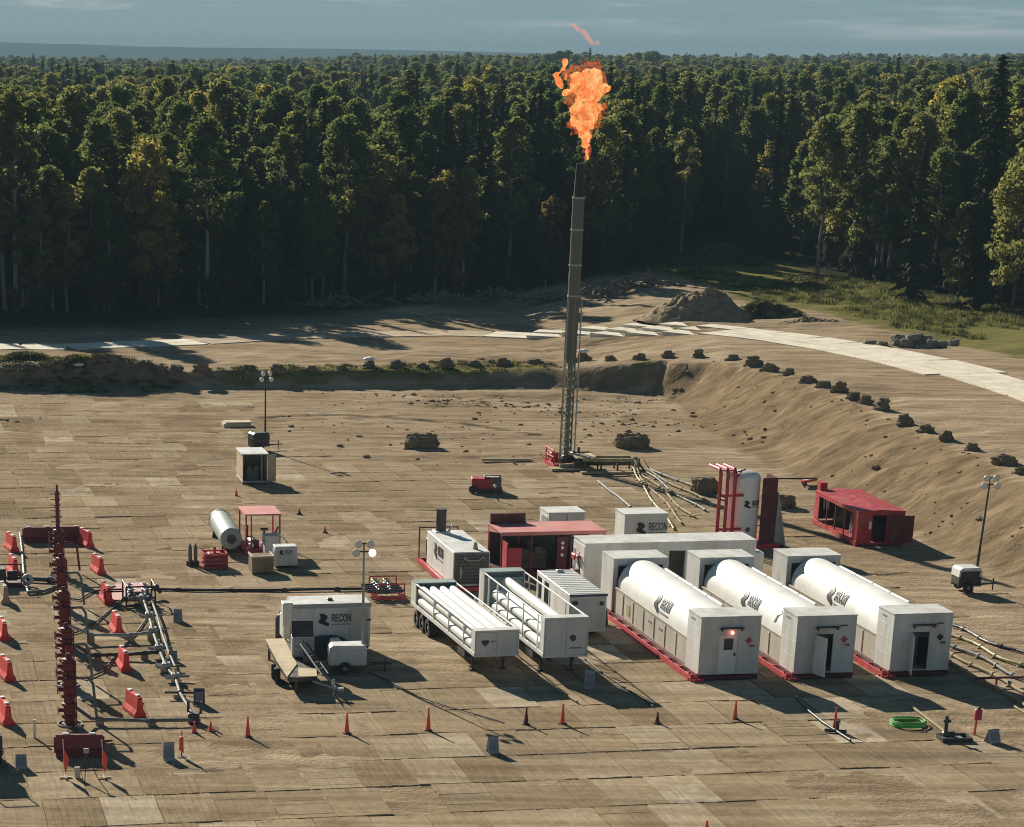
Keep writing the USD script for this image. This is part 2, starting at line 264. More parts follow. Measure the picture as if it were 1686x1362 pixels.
MAT['flame'] = usdkit.material(stage, '/World/Looks/flame', {
    'g': ('geometry', {}), 'n': ('noise_texture', {'scale': .75, 'detail': 5.0, 'roughness': .6, 'distortion': 1.2}), 'r': ('rgb_ramp', {'ramp': [(.34, (.70, .12, .03)), (.44, (.98, .24, .06)), (.53, (1.0, .42, .13)), (.64, (1.0, .64, .28))]}),
    'e': ('emission', {'strength': .7}), 't': ('transparent_bsdf', {}), 'n2': ('noise_texture', {'scale': 1.1, 'detail': 4.0, 'distortion': 1.0}), 'mr': ('map_range', {'from_min': .37, 'from_max': .52, 'to_min': .85, 'to_max': 0.0}), 'x': ('mix_closure', {})},
    [('g.position', 'n.vector'), ('n.fac', 'r.fac'), ('r.color', 'e.color'), ('g.position', 'n2.vector'), ('n2.fac', 'mr.value'), ('mr.result', 'x.fac'), ('e.emission', 'x.closure1'), ('t.BSDF', 'x.closure2')], surface='x.closure')
MAT['flame_fringe'] = usdkit.material(stage, '/World/Looks/flame_fringe', {
    'g': ('geometry', {}), 'n': ('noise_texture', {'scale': 1.15, 'detail': 6.0, 'roughness': .65, 'distortion': 1.6}), 'mr': ('map_range', {'from_min': .42, 'from_max': .66, 'to_min': 1.0, 'to_max': .3}), 'r': ('rgb_ramp', {'ramp': [(.4, (.55, .07, .02)), (.6, (1.0, .22, .06)), (.75, (1.0, .42, .13))]}), 'e': ('emission', {'strength': .5}), 't': ('transparent_bsdf', {}), 'x': ('mix_closure', {})},
    [('g.position', 'n.vector'), ('n.fac', 'mr.value'), ('n.fac', 'r.fac'), ('r.color', 'e.color'), ('mr.result', 'x.fac'), ('e.emission', 'x.closure1'), ('t.BSDF', 'x.closure2')], surface='x.closure')
MAT['flame_wisp'] = usdkit.material(stage, '/World/Looks/flame_wisp', {
    'g': ('geometry', {}), 'n': ('noise_texture', {'scale': 1.3, 'detail': 5.0, 'distortion': 1.5}), 'mr': ('map_range', {'from_min': .35, 'from_max': .65, 'to_min': .98, 'to_max': .6}), 'e': ('emission', {'color': (1.0, .36, .24), 'strength': .62}), 't': ('transparent_bsdf', {}), 'x': ('mix_closure', {})},
    [('g.position', 'n.vector'), ('n.fac', 'mr.value'), ('mr.result', 'x.fac'), ('e.emission', 'x.closure1'), ('t.BSDF', 'x.closure2')], surface='x.closure')
MAT['beacon'] = usdkit.material(stage, '/World/Looks/beacon', {'e': ('emission', {'color': (1, .25, .2), 'strength': 3.0})}, surface='e.emission')
MAT['lamp_lit'] = usdkit.material(stage, '/World/Looks/lamp_lit', {'e': ('emission', {'color': (1, .98, .9), 'strength': 2.0})}, surface='e.emission')

# ------------------------------------------------------------------ the ground
foot_px = [(-700, 640), (0, 642), (280, 640), (600, 638), (930, 641), (1075, 648), (1110, 668), (1200, 733), (1330, 800), (1500, 880), (1600, 928), (1686, 965), (1900, 1060)]
crest_px = [(-700, 608), (0, 614), (280, 612), (600, 612), (900, 607), (1090, 600), (1175, 592), (1250, 605), (1350, 640), (1450, 683), (1550, 727), (1640, 765), (1700, 795), (1900, 890)]
def hb(x): return 1.5 + 2.4 * np.clip((np.asarray(x, float) - 28) / 16, 0, 1)
foot = [at(*q) for q in foot_px]
crest = []
for q in crest_px:
    z = 2.0
    for _ in range(6): z = float(hb(at(*q, z)[0]))
    crest.append(at(*q, z))
FOOT = Polygon(list(map(tuple, foot)) + [(160, 90), (160, -60), (-160, -60), (-160, foot[0][1])])
CREST = Polygon(list(map(tuple, crest)) + [(190, 90), (190, -90), (-190, -90), (-190, crest[0][1])]).union(FOOT.buffer(1.2))
matpoly_px = [(-250, 1480), (1980, 1480), (1850, 1160), (1560, 1010), (1400, 940), (1300, 850), (1180, 795), (900, 780), (560, 765), (440, 705), (400, 662), (0, 655), (-200, 662)]
MATP = Polygon([tuple(at(*q)) for q in matpoly_px])
def zup(q, z=2.5): return tuple(at(*q, z))
edge_px = [(-400, 505), (0, 500), (250, 492), (500, 480), (800, 470), (1000, 457), (1085, 430), (1150, 398), (1225, 398), (1300, 432), (1430, 476), (1600, 508), (1686, 520), (2050, 560)]
edge = [zup(q, 2.8) for q in edge_px]
FOREST = Polygon(edge + [(edge[-1][0] + 200, edge[-1][1]), (3500, 9000), (-3500, 9000), (edge[0][0] - 200, edge[0][1])])
grass_px = [(1080, 455), (1150, 398), (1225, 398), (1300, 432), (1430, 476), (1600, 508), (1686, 520), (2050, 560), (2050, 640), (1686, 598), (1560, 572), (1470, 552), (1380, 528), (1270, 510), (1190, 480)]
GRASS = Polygon([zup(q, 3) for q in grass_px]).buffer(0)
verge = LineString([zup(q, 2) for q in [(380, 607), (520, 602), (660, 600), (760, 598), (860, 594)]])
weeds = LineString([zup(q, 2) for q in [(930, 626), (1040, 612), (1100, 600)]])
road_px = [(-120, 575), (0, 571), (110, 572), (330, 563), (500, 553), (760, 549), (960, 546), (1060, 543), (1180, 544), (1290, 556), (1390, 572), (1500, 594), (1600, 618), (1690, 645), (1900, 720)]
_rl = []
for q in road_px:
    z = 2.5
    for _ in range(12): z = .5 * z + .5 * float(hb(at(*q, z)[0]))
    _rl.append(tuple(at(*q, z)))
RLINE = LineString(_rl)
def terr(x, y):
    x = np.asarray(x, float).ravel(); y = np.asarray(y, float).ravel()
    pts = shapely.points(x, y)
    df = shapely.distance(FOOT, pts); dc = shapely.distance(CREST.exterior, pts); inc = shapely.contains(CREST, pts)
    t = np.where(inc, df / np.maximum(df + dc, 1e-6), 1.0); t = np.where(df <= 0, 0, t)
    s = t * t * (3 - 2 * t) * .5 + t * .5
    near = np.clip((900 - np.hypot(x, y)) / 400, 0, 1)
    P3 = np.c_[x, y, np.zeros_like(x)]
    f1 = meshkit.fbm(P3 * .12, 4, 3) - .5; f2 = meshkit.fbm(P3 * .5, 4, 5) - .5
    dm = shapely.distance(MATP, pts)
    pad = np.where(dm > 0, np.minimum(dm / 3, 1), 0)
    z = hb(x) * s
    bank = np.clip(4 * t * (1 - t), 0, 1)
    z = z + near * (bank * (f1 * 1.2 + f2 * .8 + np.clip((x - 22) / 8, 0, 1) * (.30 * (np.abs(meshkit.noise(np.c_[(x + .9 * y) * .34, (x - .5 * y) * .07, 0 * x], 13) - .5) * 2 - .5) + .22 * (meshkit.noise(np.c_[(x + y) * 1.1, (x - y) * .2, 0 * x], 14) - .5))) + np.where(t >= 1, (f1 * .9 + f2 * .35) * np.clip(shapely.distance(RLINE, pts) / 9 - .6, 0, 1), 0) + np.where(t <= 0, pad * (f1 * .22 + f2 * .22) + (1 - pad) * (np.clip((f1 + f2 * .5 - .05) * .30, -.03, .07) - .026), 0))
    d = np.hypot(x, y); rise = .0020 + .0034 * np.clip((x / np.maximum(d, 1) + .05) / .3, 0, 1)
    z = z + np.clip(np.minimum(d, 2600) - 340, 0, None) * rise + np.clip((d - 380) / 300, 0, 1) * 5 * (meshkit.fbm(P3 * .006, 3, 9) - .5)
    return z
def terr1(x, y): return float(terr([x], [y])[0])
def on_ground(px, py, z0=2.5):
    z = z0
    for _ in range(12):
        q = at(px, py, z); z = .4 * z + .6 * terr1(*q)
    return np.array([*at(px, py, z), z])
def axis(a, b, step, lo, hi):
    c = list(np.arange(a, b + 1e-6, step)); s = step; v = b
    while v < hi: s *= 1.22; v += s; c.append(v)
    s = step; v = a; left = []
    while v > lo: s *= 1.22; v -= s; left.append(v)
    return np.array(left[::-1] + c)
xs, ys = axis(-48, 96, .8, -6500, 6500), axis(82, 325, .8, -300, 11500)
X, Y = np.meshgrid(xs, ys); Z = terr(X, Y)
nx, ny = len(xs), len(ys)
i, j = np.meshgrid(np.arange(nx - 1), np.arange(ny - 1)); k = (j * nx + i).ravel()
faces = np.vstack([np.c_[k, k + 1, k + nx + 1], np.c_[k, k + nx + 1, k + nx]])
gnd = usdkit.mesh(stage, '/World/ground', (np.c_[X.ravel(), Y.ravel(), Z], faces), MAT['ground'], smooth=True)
tag(gnd.GetPrim(), kind='structure')
gp = shapely.points(X.ravel(), Y.ravel())
gd = shapely.distance(GRASS, gp); vd = np.minimum(shapely.distance(verge, gp), shapely.distance(weeds, gp) + 3)
grassy = np.maximum(np.clip(1.0 - gd / 6, 0, 1), np.clip(.80 - vd / 9, 0, 1) * ~shapely.contains(CREST.buffer(-1.0), gp))
fdist = shapely.distance(FOREST, gp); fw = 7 + 21 * np.clip((24 - X.ravel()) / 24, 0, 1) * (.75 + .5 * meshkit.fbm(np.c_[X.ravel() * .1, Y.ravel() * .1, 0 * X.ravel()], 3, 41)); forested = np.clip(1.6 - 1.6 * fdist / fw, 0, .96)  # dark forest floor, widened at left to paint in the tree shadow
df = shapely.distance(FOOT, gp); bk = np.where((df > 0) & shapely.contains(CREST, gp) & (X.ravel() < 27), .12, 0)
undermat = np.where(shapely.contains(MATP, gp), .30, 0)
spill = np.zeros(len(gp))
for tp, wd, st_ in (([(430, 688), (560, 683), (680, 691), (780, 700), (880, 716)], .9, .62), ([(440, 694), (560, 690), (670, 698), (760, 707)], .7, .5), ([(560, 668), (700, 662), (860, 664)], .8, .4), ([(640, 742), (760, 752), (900, 750)], .8, .45)):
    spill = np.maximum(spill, st_ * np.clip(1.5 - shapely.distance(LineString([tuple(at(*q)) for q in tp]), gp) / wd, 0, 1))
for (px, py, r, s) in [(900, 655, 6, .5), (600, 685, 4, .35), (1050, 690, 5, .4), (1080, 600, 8, .55), (200, 655, 6, .4), (20, 690, 5, .45), (780, 668, 4, .4)]:
    c = at(px, py); spill = np.maximum(spill, s * np.clip(1.3 - np.hypot((X.ravel() - c[0]) / (3 * r), (Y.ravel() - c[1]) / r), 0, 1))
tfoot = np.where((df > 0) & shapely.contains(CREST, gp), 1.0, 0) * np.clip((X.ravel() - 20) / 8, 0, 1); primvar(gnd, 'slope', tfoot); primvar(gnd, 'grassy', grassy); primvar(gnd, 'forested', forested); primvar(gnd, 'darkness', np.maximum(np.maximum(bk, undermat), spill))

# hills far behind the forest
hx = np.linspace(-5600, 5600, 240); rows = []
for q, (yy, fh) in enumerate([(6600, 0), (7000, .6), (7500, 1.0), (8200, .8), (9000, 0)]):
    u = hx / 7500
    prof = 44 + 26 * np.exp(-((u + .16) / .16) ** 2) + 5 * np.sin(u * 9 + 1) + 3 * np.sin(u * 31) - 5 * np.clip(u * 3, 0, 2)
    rough = 3.0 * (meshkit.fbm(np.c_[hx * .012, np.full_like(hx, q), np.zeros_like(hx)], 4, 4) - .5)
    rows.append(np.c_[hx, np.full_like(hx, yy), prof * fh + rough * fh + (2 if fh == 0 else 0)])
V = np.vstack(rows); n = len(hx); F = []
for r in range(4):
    a = r * n + np.arange(n - 1); F += [np.c_[a, a + 1, a + n + 1], np.c_[a, a + n + 1, a + n]]
mk('hill_forest', (.030, .040, .030), 1.0, var=.3, scale=.02, dust=.0, spec=0.0)
tag(usdkit.mesh(stage, '/World/hills', (V, np.vstack(F)), MAT['hill_forest'], smooth=True).GetPrim(), kind='structure')
# the air: thin haze round everything
hz = trimesh.creation.box((14400, 12600, 110)); hz.apply_translation((0, 5600, 45))
usdkit.material(stage, '/World/Looks/haze_air', {'v': ('principled_volume', {'color': (.28, .43, .54), 'density': .00016, 'anisotropy': 0.0})}, volume='v.volume')
tag(usdkit.mesh(stage, '/World/haze', (np.array(hz.vertices), np.array(hz.faces)), '/World/Looks/haze_air').GetPrim(), kind='stuff')

# ------------------------------------------------------------------ the pad of timber mats
pad = thing('mat_pavement', None, None, (0, 0, 0), kind='structure')
MW, ML = 2.44, 4.27
cells = []
for r in range(-1, 40):
    off = rnd.uniform(0, MW)
    for c in range(-45, 60):
        o = eu * ((c + .5) * MW + off) + ev * (84 + (r + .5) * ML)
        if MATP.contains(shapely.Point(*o)): cells.append((o, r, c))
cells.sort(key=lambda q: q[0][1])
def mat_mesh(o):
    mb = MB(); h = rnd.uniform(-.022, .012); tx, ty = rnd.gauss(0, .006), rnd.gauss(0, .004); ang = GA + rnd.gauss(0, .006)
    w, l = MW - rnd.uniform(.02, .07), ML - rnd.uniform(.02, .10); turned = rnd.random() < .16
    npl = 8 if rnd.random() < .45 else rnd.choice((1, 2, 4)); tone = min(1, max(0, rnd.gauss(.45, .33)))
    for k in range(npl):
        if turned: y0 = -l / 2 + k * l / npl; b = (-w / 2 + rnd.uniform(0, .05), w / 2 - rnd.uniform(0, .05), y0 + .008, y0 + l / npl - .008)
        else: x0 = -w / 2 + k * w / npl; b = (x0 + .006, x0 + w / npl - .006, -l / 2 + rnd.uniform(0, .08), l / 2 - rnd.uniform(0, .08))
        mb.box(*b, -.10, h + rnd.uniform(-.012, .008))
    v, f = mb.get(); v[:, 2] += np.where(v[:, 2] > -.05, v[:, 0] * tx + v[:, 1] * ty, 0)
    c, s = math.cos(ang), math.sin(ang)
    v = np.c_[v[:, 0] * c - v[:, 1] * s + o[0], v[:, 0] * s + v[:, 1] * c + o[1], v[:, 2]]
    return v, f, np.full(len(v), tone)
def seen(o): # inside the picture's width
    return -14 - o[1] * .115 < o[0] < 14 + o[1] * .30 - 12
near = [q for q in cells if seen(q[0])][:300]; nk = set((r, c) for _, r, c in near)
rest = MB(); rt = []
for o, r, c in cells:
    if rnd.random() < .012: continue
    v, f, t = mat_mesh(o)
    if (r, c) in nk:
        pm = usdkit.mesh(stage, path(pad, 'timber_mat'), (v, f), MAT['mat_wood']); primvar(pm, 'tone', t)
    else: rest.add(v, f); rt.append(t)
pm = usdkit.mesh(stage, path(pad, 'farther_mats'), rest.get(), MAT['mat_wood']); primvar(pm, 'tone', np.concatenate(rt)); tag(pm.GetPrim(), kind='stuff')

# the pale access road of mats behind the bank
road = thing('road', None, None, (0, 0, 0), kind='structure')
rp = _rl
ln = LineString(rp); s = 0.0; prev = None
while s < ln.length - 5:
    a, b = np.array(ln.interpolate(s).coords[0]), np.array(ln.interpolate(s + 4.9).coords[0]); d = (b - a) / np.linalg.norm(b - a); nrm = np.array([-d[1], d[0]])
    mid = (a + b) / 2; wide = 3 if 36 < mid[0] < 62 else 2
    for q in range(wide):
        o = mid + nrm * ((q - (wide - 1) / 2) * 2.72 + rnd.uniform(-.12, .12)); z = float(np.mean(terr(*np.array([o + d * e_ for e_ in (-4, -2, 0, 2, 4)]).T))) + .07 + rnd.uniform(0, .02); ang = math.atan2(d[1], d[0])
        mb = MB().box(-2.47 + rnd.uniform(0, .12), 2.47, -1.36, 1.36, -.7, 0); v, f = mb.get(); c, sn = math.cos(ang), math.sin(ang)
        usdkit.mesh(stage, path(road, 'road_panel'), (np.c_[v[:, 0] * c - v[:, 1] * sn + o[0], v[:, 0] * sn + v[:, 1] * c + o[1], v[:, 2] + z], f), MAT['road_mat' if mid[0] > 24 or (int(s / 25) % 4 == 0 and mid[0] < 0) else 'road_dusty'])
    s += 4.95

# ------------------------------------------------------------------ lettering and logo
RSHAPE = np.array([(250, 260), (330, 235), (430, 255), (520, 310), (552, 365), (525, 430), (450, 490), (520, 545), (605, 590), (590, 715), (500, 672), (380, 635), (260, 585), (210, 520), (255, 455), (305, 420), (268, 340)], float)
RSHAPE = np.c_[(RSHAPE[:, 0] - 200) / 480, (720 - RSHAPE[:, 1]) / 480]
_txt = meshkit.text_mesh('RECON', 1.0, .02, bold=True)
def logo(parent, origin, ux, uz, h, wrap=None, grey=False):
    """R mark, lettering and rule; origin lower left, ux along, uz up (unit vectors), h the mark's height"""
    ux, uz = np.asarray(ux, float), np.asarray(uz, float); nn = np.cross(ux, uz)
    def put(name, v2, f, mat):
        v = np.asarray(v2, float)
        if wrap: P = wrap(v[:, 0], v[:, 1], v[:, 2])
        else: P = np.asarray(origin, float) + v[:, :1] * ux + v[:, 1:2] * uz + v[:, 2:3] * nn
        part(name, (P, f), mat, parent)
    sub = (lambda v, f: trimesh.remesh.subdivide_to_size(v, f, .12)) if wrap else (lambda v, f: (v, f))
    t = trimesh.creation.extrude_polygon(Polygon(RSHAPE * h), .02); v, f = sub(np.array(t.vertices), np.array(t.faces)); put('logo_mark', v, f, 'logo_dark')
    th = h * .56; v = np.array(_txt.vertices) * [th, th, 1]; w = v[:, 0].max(); v[:, 0] *= h * 1.5 / w; v += [h * 1.0, h * .38, 0]; v, f = sub(v, np.array(_txt.faces)); put('lettering', v, f, 'lettering_grey' if grey else 'lettering')
    b = MB().box(h * 1.02, h * 2.45, h * .14, h * .22, 0, .02); v, f = b.get(); v, f = sub(v, f); put('rule', v, f, 'lettering_grey')

# ------------------------------------------------------------------ storage tanks with cabins
def ogrid(px, py, z=0, lx=0, ly=0, rot=GRID):
    """where a thing's origin lies so that its local point (lx, ly, z) is seen at that pixel"""
    a = math.radians(rot); p = at(px, py, z); return (p[0] - lx * math.cos(a) + ly * math.sin(a), p[1] - lx * math.sin(a) - ly * math.cos(a))
def hollow(mb, x0, x1, y0, y1, z0, z1, t=.06, opening=None, front=True, back=True, left=True, right=True):
    """thin-walled box; opening = (xa, xb, za, zb) in the front wall"""
    if left: mb.box(x0, x0 + t, y0, y1, z0, z1)
    if right: mb.box(x1 - t, x1, y0, y1, z0, z1)
    mb.box(x0 - .03, x1 + .03, y0 - .03, y1 + .03, z1, z1 + t); mb.box(x0 + t, x1 - t, y0 + t, y1 - t, z0, z0 + t)
    if back: mb.box(x0 + t, x1 - t, y1 - t, y1, z0 + t, z1)
    if front:
        if opening:
            xa, xb, za, zb = opening
            mb.box(x0 + t, xa, y0, y0 + t, z0, z1); mb.box(xb, x1 - t, y0, y0 + t, z0, z1); mb.box(xa, xb, y0, y0 + t, zb, z1)
            if za > z0 + .01: mb.box(xa, xb, y0, y0 + t, z0, za)
        else: mb.box(x0 + t, x1 - t, y0, y0 + t, z0, z1)
    return mb
def storage_tank(px, py, label, door_open, beacon, variant):
    W, D, L, zb, zt = 3.22, 2.1, 18.0, .3, 3.28
    o = ogrid(px, py, 0); t = thing('storage_tank', label, 'storage tank', o, GRID)
    sk = MB()
    for x in (.0, W / 2 - .1, W - .2): sk.box(x, x + .2, -.05, L + .1, .04, .27)
    for y in np.linspace(-.05, L - .1, 10): sk.box(.2, W - .2, y, y + .2, .06, .25)
    lip = MB().box(-.42, -.36, -.1, L - .2, .0, .28).box(-.36, .0, -.1, L - .2, .005, .05)
    for y in np.arange(.4, L - 1, 1.9): lip.box(-.36, -.02, y, y + .06, .05, .24)
    part('skid', sk, 'dark_red', t); part('spill_lip', lip, 'red_skid', t)  # skid red darkened to paint the shadow under the cabin front
    dx0, dx1 = 1.02, 2.02
    cab = hollow(MB(), 0, W, 0, D, zb, zt, opening=(dx0, dx1, zb, zb + 2.05)); cabin = part('front_cabin', cab, 'grey_panel', t)
    trim = MB()
    for x in (0, W - .07): trim.box(x, x + .07, -.02, 0, zb, zt)
    trim.box(.07, W - .07, -.02, 0, zt - .09, zt).box(.07, dx0 - .05, -.02, 0, zb, zb + .08).box(dx1 + .05, W - .07, -.02, 0, zb, zb + .08)
    for x in (dx0 - .05, dx1): trim.box(x, x + .05, -.025, 0, zb, zb + 2.1)
    for z in (1.1, 1.9, 2.6): trim.box(-.012, 0, .15, D - .1, z, z + .02)
    part('trim', trim, 'grey_panel', cabin)
    aw = MB().box(dx0 + .02, dx1 + .25, -.28, -.02, zb + 2.42, zb + 2.47).box(dx0 + .05, dx0 + .1, -.26, -.02, zb + 2.3, zb + 2.42).box(dx1 + .12, dx1 + .17, -.26, -.02, zb + 2.3, zb + 2.42)
    part('awning', aw, 'dark_steel', cabin)
    if door_open:
        mb = MB().box(0, .95, 0, .05, 0, 2.03); d = Gf.Vec3d
        v, f = mb.get(); a = math.radians(-72 if variant == 1 else -105); v = np.c_[v[:, 0] * math.cos(a) - v[:, 1] * math.sin(a), v[:, 0] * math.sin(a) + v[:, 1] * math.cos(a), v[:, 2]] + [dx0, -.04, zb]
        part('door', (v, f), 'white_paint', t)
        part('equipment', MB().cbox(.3, 1.2, 1.2, 1.9, zb + .07, 1.8).cyl((2.3, 1.3, zb + .07), (2.3, 1.3, 1.7), .25), 'dark_steel', t)
    else:
        dr = part('door', MB().box(dx0 + .01, dx1 - .01, .005, .05, zb, zb + 2.04), 'white_paint', t)
        part('window', MB().box(dx0 + .28, dx1 - .24, -.012, .005, zb + 1.28, zb + 1.88), 'window_dark', dr)
        part('handle', MB().box(dx1 - .16, dx1 - .08, -.05, .0, zb + .95, zb + 1.12), 'dark_steel', dr)
    if beacon: part('beacon', MB().ball((dx1 - .35, -.14, zb + 2.2), .09), 'beacon', t, True, label='lit red beacon')
    dia = MB().prism([(2.62, zb + 1.55), (2.82, zb + 1.75), (2.62, zb + 1.95), (2.42, zb + 1.75)], -.012, -.001, 'y'); part('hazard_diamond', dia, 'hazard_red' if variant < 2 else 'logo_dark', t)
    part('small_notice', MB().box(2.66, 2.95, -.012, -.001, zb + 1.40, zb + 1.52), 'hazard_red' if variant < 2 else 'lettering', t)
    if variant: part('unit_plate', MB().box(2.35, 2.75, -.012, -.001, zb + 2.45, zb + 2.52), 'lettering', t)
    part('unit_number', MB().box(-.012, -.001, .95, 1.55, zt - .32, zt - .22), 'lettering_grey', t)
    rc = hollow(MB(), 0, W, L - 2.3, L, zb, zt, opening=(.28, W - .28, zb + .3, zt - .35)); rear = part('rear_cabin', rc, 'grey_panel', t)
    R, zc, xc = 1.40, zt - 1.42, W / 2 + .02
    y0, y1 = D - .15, L - 1.9
    prof = [(0, y0), (R, y0)] + [(R, y) for y in np.linspace(y0 + .5, y1 - .75, 4)] + [(R * math.cos(q), y1 - .75 + .75 * math.sin(q)) for q in np.linspace(.12, math.pi / 2, 7)]
    part('tank_shell', MB().lathe(prof, 'y', (xc, 0, zc), 48), 'tank_white', t, 40)
    for k in range(7):
        ya, yb = D + .03 + k * (L - 2.33 - D) / 7, D + (k + 1) * (L - 2.36 - D) / 7
        sp = part('side_panel', MB().box(.13, .17, ya, yb - .03, zb, zc - .18).box(.10, .131, ya + .1, ya + .16, zb + .1, zc - .3), 'beige_panel', t)
        part('side_panel', MB().box(W - .17, W - .13, ya, yb - .03, zb, zc - .18), 'beige_panel', t)
        if k == 5 - variant: part('vent', MB().box(.105, .13, ya + .7, ya + 1.3, zb + .35, zb + .95), 'olive_yellow', sp)
        if k in (2, 3): part('stencil', MB().box(.115, .13, ya + .5, ya + 1.2, zb + .8, zb + .95), 'lettering_grey', sp)
    part('seam_trim', MB().box(.09, .20, D, L - 2.3, zc - .18, zc - .10), 'beige_panel', t)
    for k in range(4):
        ya = D + 2.1 + k * 2.5; part('top_rail', MB().cyl((xc + .95, ya, zc + R - .28), (xc + .95, ya + 2.35, zc + R - .28), .085, n=10).box(xc + .92, xc + .98, ya + .3, ya + .38, zc + R - .62, zc + R - .3).box(xc + .92, xc + .98, ya + 1.9, ya + 1.98, zc + R - .62, zc + R - .3), 'tank_white', t, 40)
    # lettering wrapped on the shell; runs towards the front
    def wrap(a, b, c, yA=None, up0=math.radians(182)):
        th = up0 - b / R; rr = R + .012 + c
        return np.c_[xc + rr * np.cos(th), yL - a, zc + rr * np.sin(th)]
    yL = D + (6.6 if variant == 0 else 7.2 if variant == 1 else 7.9)
    logo(t, None, (1, 0, 0), (0, 0, 1), 1.05, wrap, True)
    if variant == 1:
        def w2(a, b, c): th = math.radians(168) - b / R; return np.c_[xc + (R + .012 + c) * np.cos(th), D + 1.9 - a, zc + (R + .012 + c) * np.sin(th)]
        q = trimesh.creation.extrude_polygon(Polygon(np.array([(0, 0), (.25, .1), (.3, .45), (.5, .6), (.2, .75), (.1, .4)])), .02); part('emblem', (w2(*np.array(q.vertices).T), np.array(q.faces)), 'lettering', t)
    for x, y in ((-.2, -.3), (-.45, .2)): part('outrigger', MB().box(x, x + .5, y, y + .12, .0, .14).cyl((x + .1, y + .06, .14), (x + .1, y + .06, .45), .05), 'red_skid', t)
    return t
storage_tank(1148, 1121, 'white cylindrical storage tank with closed windowed cabin door and red beacon', False, True, 0)
storage_tank(1305, 1119, 'middle white storage tank with its white cabin door swung outward', True, False, 1)
storage_tank(1463, 1115, 'white storage tank nearest the black light tower, cabin doorway open and dark', True, False, 2)

# ------------------------------------------------------------------ tube trailers
def wheel(parent, x, y, r, w, side=1):
    tr = MB().lathe([(r * .55, -w / 2), (r * .92, -w / 2), (r, -w * .36), (r, w * .36), (r * .92, w / 2), (r * .55, w / 2)], 'x', (x, y, r), 20)
    wh = part('wheel', tr, 'black_rubber', parent, 35)
    part('rim', MB().lathe([(0, -w * .3), (r * .56, -w * .3), (r * .56, w * .3), (0, w * .3)], 'x', (x, y, r), 16).lathe([(0, -w * .42), (r * .2, -w * .42), (r * .2, w * .42), (0, w * .42)], 'x', (x, y, r), 10), 'galv', wh, 35)
def tube_trailer(px, py, rot, L, zt, tubes, label, posts, tall):
    W, zb = 2.38, 1.15
    o = ogrid(px, py, zb, rot=rot); t = thing('tube_trailer', label, 'tube trailer', o, rot)
    ch = MB()
    for x in (.5, 1.75): ch.box(x, x + .13, .6, L - .3, .72, zb - .12)
    for y in np.arange(1, L - .5, 1.6): ch.box(.1, W - .1, y, y + .1, zb - .22, zb - .10)
    part('chassis', ch, 'dark_steel', t)
    part('deck', MB().box(0, W, 0, L, zb - .1, zb).box(-.02, .06, 0, L, zb - .06, zb + .12).box(W - .06, W + .02, 0, L, zb - .06, zb + .12), 'white_paint', t)
    cb = part('valve_cabinet', MB().box(.03, W - .03, .06, .62, zb, zt - .04).box(0, W, .0, .70, zt - .04, zt + .02).box(0, .05, 0, .68, zb, zt - .04).box(W - .05, W, 0, .68, zb, zt - .04), 'white_paint', t)
    for k, (xa, xb) in enumerate(((.08, W / 2 - .015), (W / 2 + .015, W - .08))):
        d = part('cabinet_door', MB().box(xa, xb, .015, .06, zb + .08, zt - .1), 'grey_panel', t)
        if k == (0 if not tall else 1):
            c = (xa + xb) / 2; zc = (zb + zt) / 2 - (.15 if tall else 0)
            part('warning_label', MB().prism([(c - .26, zc + .14), (c + .14, zc + .14), (c + .14, zc), (c - .06, zc - .2), (c - .26, zc)] if not tall else [(c - .4, zc + .1), (c - .25, zc + .25), (c - .05, zc + .2), (c, zc), (c - .2, zc - .15)], .005, .014, 'y'), 'lettering', d)
            part('small_print', MB().box(c + .22, c + .48, .005, .014, zc + .02, zc + .1) if not tall else MB().box(c - .35, c + .3, .005, .014, zc - .5, zc - .42), 'lettering_grey', d)
    bh = MB().box(0, .05, L - 1.0, L, zb, zt).box(W - .05, W, L - 1.0, L, zb, zt).box(.05, W - .05, L - .06, L, zb, zt)
    part('rear_enclosure', bh, 'white_paint', t)
    part('rear_lining', MB().box(.05, W - .05, L - .9, L - .84, zb, zt - .3).box(.0, W, L - 1.0, L + .02, zt, zt + .05), 'teal_paint', t)
    for x in (.03, W - .03): part('top_rail', MB().cyl((x, .6, zt - .02), (x, L - .9, zt - .02), .045, n=8), 'white_paint', t, 40)
    for y in posts:
        for x in (.03, W - .03): part('post', MB().box(x - .035, x + .035, y, y + .08, zb, zt - .04), 'white_paint', t)
        part('cross_bar', MB().box(.07, W - .07, y, y + .06, zb + .02, zb + .1), 'white_paint', t)
    for (x, z, ya, yb) in tubes:
        r = .275; prof = [(.06, ya - .02), (.1, ya + .05)] + [(r * math.sin(q), ya + .35 - .3 * math.cos(q)) for q in np.linspace(.3, math.pi / 2, 6)] + [(r * math.sin(q), yb - .35 - .3 * math.cos(q)) for q in np.linspace(math.pi / 2, math.pi - .3, 6)] + [(.1, yb - .05), (.06, yb + .02)]
        part('gas_tube', MB().lathe(prof, 'y', (x, 0, z), 24), 'tank_white', t, 40)
    for y in (L - 3.6, L - 2.35, L - 1.1):
        for x in (.28, W - .28): wheel(t, x, y, .5, .55)
    for x in (.35, W - .35):
        part('landing_leg', MB().box(x - .06, x + .06, 1.5, 1.62, .08, zb - .1).box(x - .15, x + .15, 1.42, 1.7, 0, .08), 'dark_steel', t)
    part('mud_flap', MB().box(.1, .7, L - 4.3, L - 4.27, .25, .95).box(W - .7, W - .1, L - 4.3, L - 4.27, .25, .95), 'black_rubber', t)
    part('underside_box', MB().cbox(.1, .9, 2.2, 3.6, .5, zb - .15), 'dark_steel', t)
    return t
